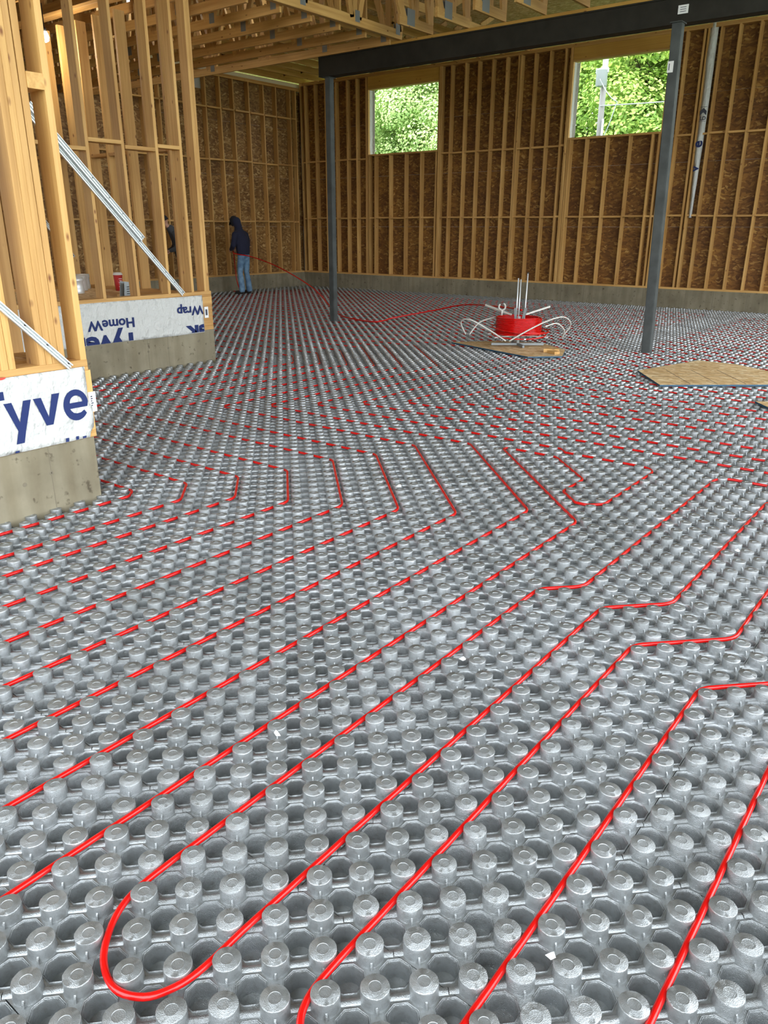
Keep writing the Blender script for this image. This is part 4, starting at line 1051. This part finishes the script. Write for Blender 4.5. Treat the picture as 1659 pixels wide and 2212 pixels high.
# ================================================================== OUTSIDE
gr = MB().box(-60, -40, -.5, 40, 70, -.2).build('ground', GRASS); tag(gr, kind='structure')
def leaf_mat(name, c0, c1, c2):
    m = mat(name, c1, .5); geo = nd(m, 'ShaderNodeNewGeometry')
    r = ramp(m, [(0, c0), (.55, c1), (1, c2)]); n = noise(m, geo.outputs['Position'], 1.1, 3); 
    mx = nd(m, 'ShaderNodeMath', operation='ADD'); ml = nd(m, 'ShaderNodeMath', operation='MULTIPLY'); ml.inputs[1].default_value = .55
    lk(m, geo.outputs['Random Per Island'], ml.inputs[0]); lk(m, ml.outputs[0], mx.inputs[0])
    sb = nd(m, 'ShaderNodeMath', operation='SUBTRACT'); lk(m, n.outputs['Fac'], sb.inputs[0]); sb.inputs[1].default_value = .25; lk(m, sb.outputs[0], mx.inputs[1])
    lk(m, mx.outputs[0], r.inputs[0]); lk(m, r.outputs[0], bsdf(m).inputs['Base Color'])
    bsdf(m).inputs['Transmission Weight'].default_value = 0; bsdf(m).inputs['Subsurface Weight'].default_value = 0
    return m
LEAFA = leaf_mat('bright_leaves', (.12, .27, .04), (.40, .60, .12), (.80, .83, .24)); LEAFB = leaf_mat('hazy_leaves', (.24, .40, .12), (.52, .70, .26), (.85, .90, .42))  # second set is paler: haze in the left window put into the leaf colour
BARK = mat('bark', (.11, .085, .06), .9)
def foliage(seed, n, lf, m, h=9.5, w=2.6):
    rnd = random.Random(seed); b = MB(); cl = [(rnd.uniform(-w, w), rnd.uniform(-w, w), rnd.uniform(.8, h), rnd.uniform(.7, 1.5)) for _ in range(60)]
    for _ in range(n):
        cx, cy, cz, cr = rnd.choice(cl); th = rnd.uniform(0, 2*pi); ph = math.acos(rnd.uniform(-.9, 1)); r = cr*rnd.uniform(.75, 1.02)
        p = Vector((cx+r*sin(ph)*cos(th), cy+r*sin(ph)*sin(th), cz+r*cos(ph)*.7))
        u = Vector((rnd.uniform(-1, 1), rnd.uniform(-1, 1), rnd.uniform(-.6, .3))).normalized(); nn = Vector((sin(ph)*cos(th), sin(ph)*sin(th), .7+cos(ph)))+Vector((rnd.uniform(-.5, .5), rnd.uniform(-.5, .5), rnd.uniform(-.3, .5)))
        s_ = u.cross(nn); 
        if s_.length < .05: continue
        s_.normalize(); u = nn.normalized().cross(s_); l = lf*rnd.uniform(.6, 1.3); k = len(b.v)
        b.v += [p-u*l*.5, p+s_*l*.32-nn.normalized()*l*.05, p+u*l*.6, p-s_*l*.32-nn.normalized()*l*.05]; b.f += [(k, k+1, k+2), (k, k+2, k+3)]
    return mesh('foliage', b.v, b.f, m)
FO = [foliage(1, 52000, .135, LEAFA), foliage(2, 52000, .135, LEAFA), foliage(3, 60000, .115, LEAFB)]
def tree(x, y, k, rz, label, sc=1.0):
    t = empty('tree', (x, y, -.2), rz); t.scale = (sc, sc, sc); tag(t, label, 'tree', 'trees outside the windows')
    b = MB().tube([(0, 0, 0), (.1, .05, 3), (-.1, .1, 6), (0, 0, 8.5)], [.22, .17, .12, .05], 8)
    for q in range(7):
        z = 2.2+q*.85; a = q*2.4; b.tube([(0, .05, z), (1.1*cos(a), 1.1*sin(a), z+.8), (2.0*cos(a), 2.0*sin(a), z+1.2)], [.08, .05, .02], 6)
    b.build('trunk', BARK, t, True); f_ = link('foliage', FO[k], None, t); f_['kind'] = 'stuff'
tr_ = [(-23.5, 29.0, 2, 'pale green leafy tree filling the left edge of the left window'), (-20.2, 28.8, 2, 'pale green leafy tree in the middle of the left window'), (-17.2, 29.3, 2, 'green tree at the right side of the left window'),
       (-14.2, 29.8, 0, 'lime green tree left of the utility pole'), (-10.6, 29.0, 1, 'bright yellow-green tree right of the utility pole'), (-7.6, 29.4, 0, 'lime green tree behind the right post'),
       (-26.5, 32.0, 0, 'darker tree in the second row far left'), (-21.5, 32.6, 1, 'darker tree in the second row behind the left window trees'), (-16.8, 33.0, 0, 'second row tree between the two windows'), (-12.2, 33.2, 1, 'second row tree behind the utility pole'), (-8.0, 33.0, 0, 'second row tree at far right'), (-3.2, 30.0, 1, 'leafy tree hidden right of the right post'), (.8, 29.5, 0, 'leafy tree outside beyond the right edge')]
for i, (x, y, k, lb) in enumerate(tr_): tree(x, y, k, i*1.3, lb, 1.0 if y < 30 else 1.25)
# utility pole
POLEW = mat('weathered_pole', (.24, .23, .215), .8); CAN = mat('transformer_grey', (.36, .39, .40), .5)
up_ = empty('utility_pole', (-9.54, 23.0, -.2)); tag(up_, 'utility pole with grey transformer can seen through the right window', 'utility pole')
MB().tube([(0, 0, 0), (.0, 0, 9.5)], [.10, .075], 14).build('pole', POLEW, up_, True)
MB().tube([(.12, -.1, 0), (.12, -.1, 4.8)], .035, 8).build('conduit', CAN, up_, True)
MB().lathe([(.10, 0), (.16, .015), (.16, .40), (.175, .41), (.175, .435), (.12, .46), (.02, .475)], 18).build('transformer', CAN, up_, True, loc=(.03, -.25, 5.62))
for sg in (-1, 1): MB().lathe([(.03, 0), (.045, .03), (.03, .06), (.045, .09), (.02, .14)], 10).build('bushing', CAN, up_, True, loc=(.03+.16*sg, -.24, 5.96))
MB().bar((0, 0, 6.0), (.05, -.15, 6.0), .06, .06).build('mounting_bracket', CAN, up_)
def wire(a, b_, sag): return [Vector(a).lerp(Vector(b_), t/12)-Vector((0, 0, sag*4*(t/12)*(1-t/12))) for t in range(13)]
MB().tube(wire((0, -.12, 5.15), (14, 1.5, 6.2), .35), .016, 6).build('cable', CAN, up_, True)
MB().tube(wire((.05, -.4, 5.8), (.55, -.2, 5.2), .1)+wire((.5, -.2, 5.1), (.1, -.12, 4.2), .12), .014, 6).build('cable', CAN, up_, True)
print('objects', len(bpy.data.objects))
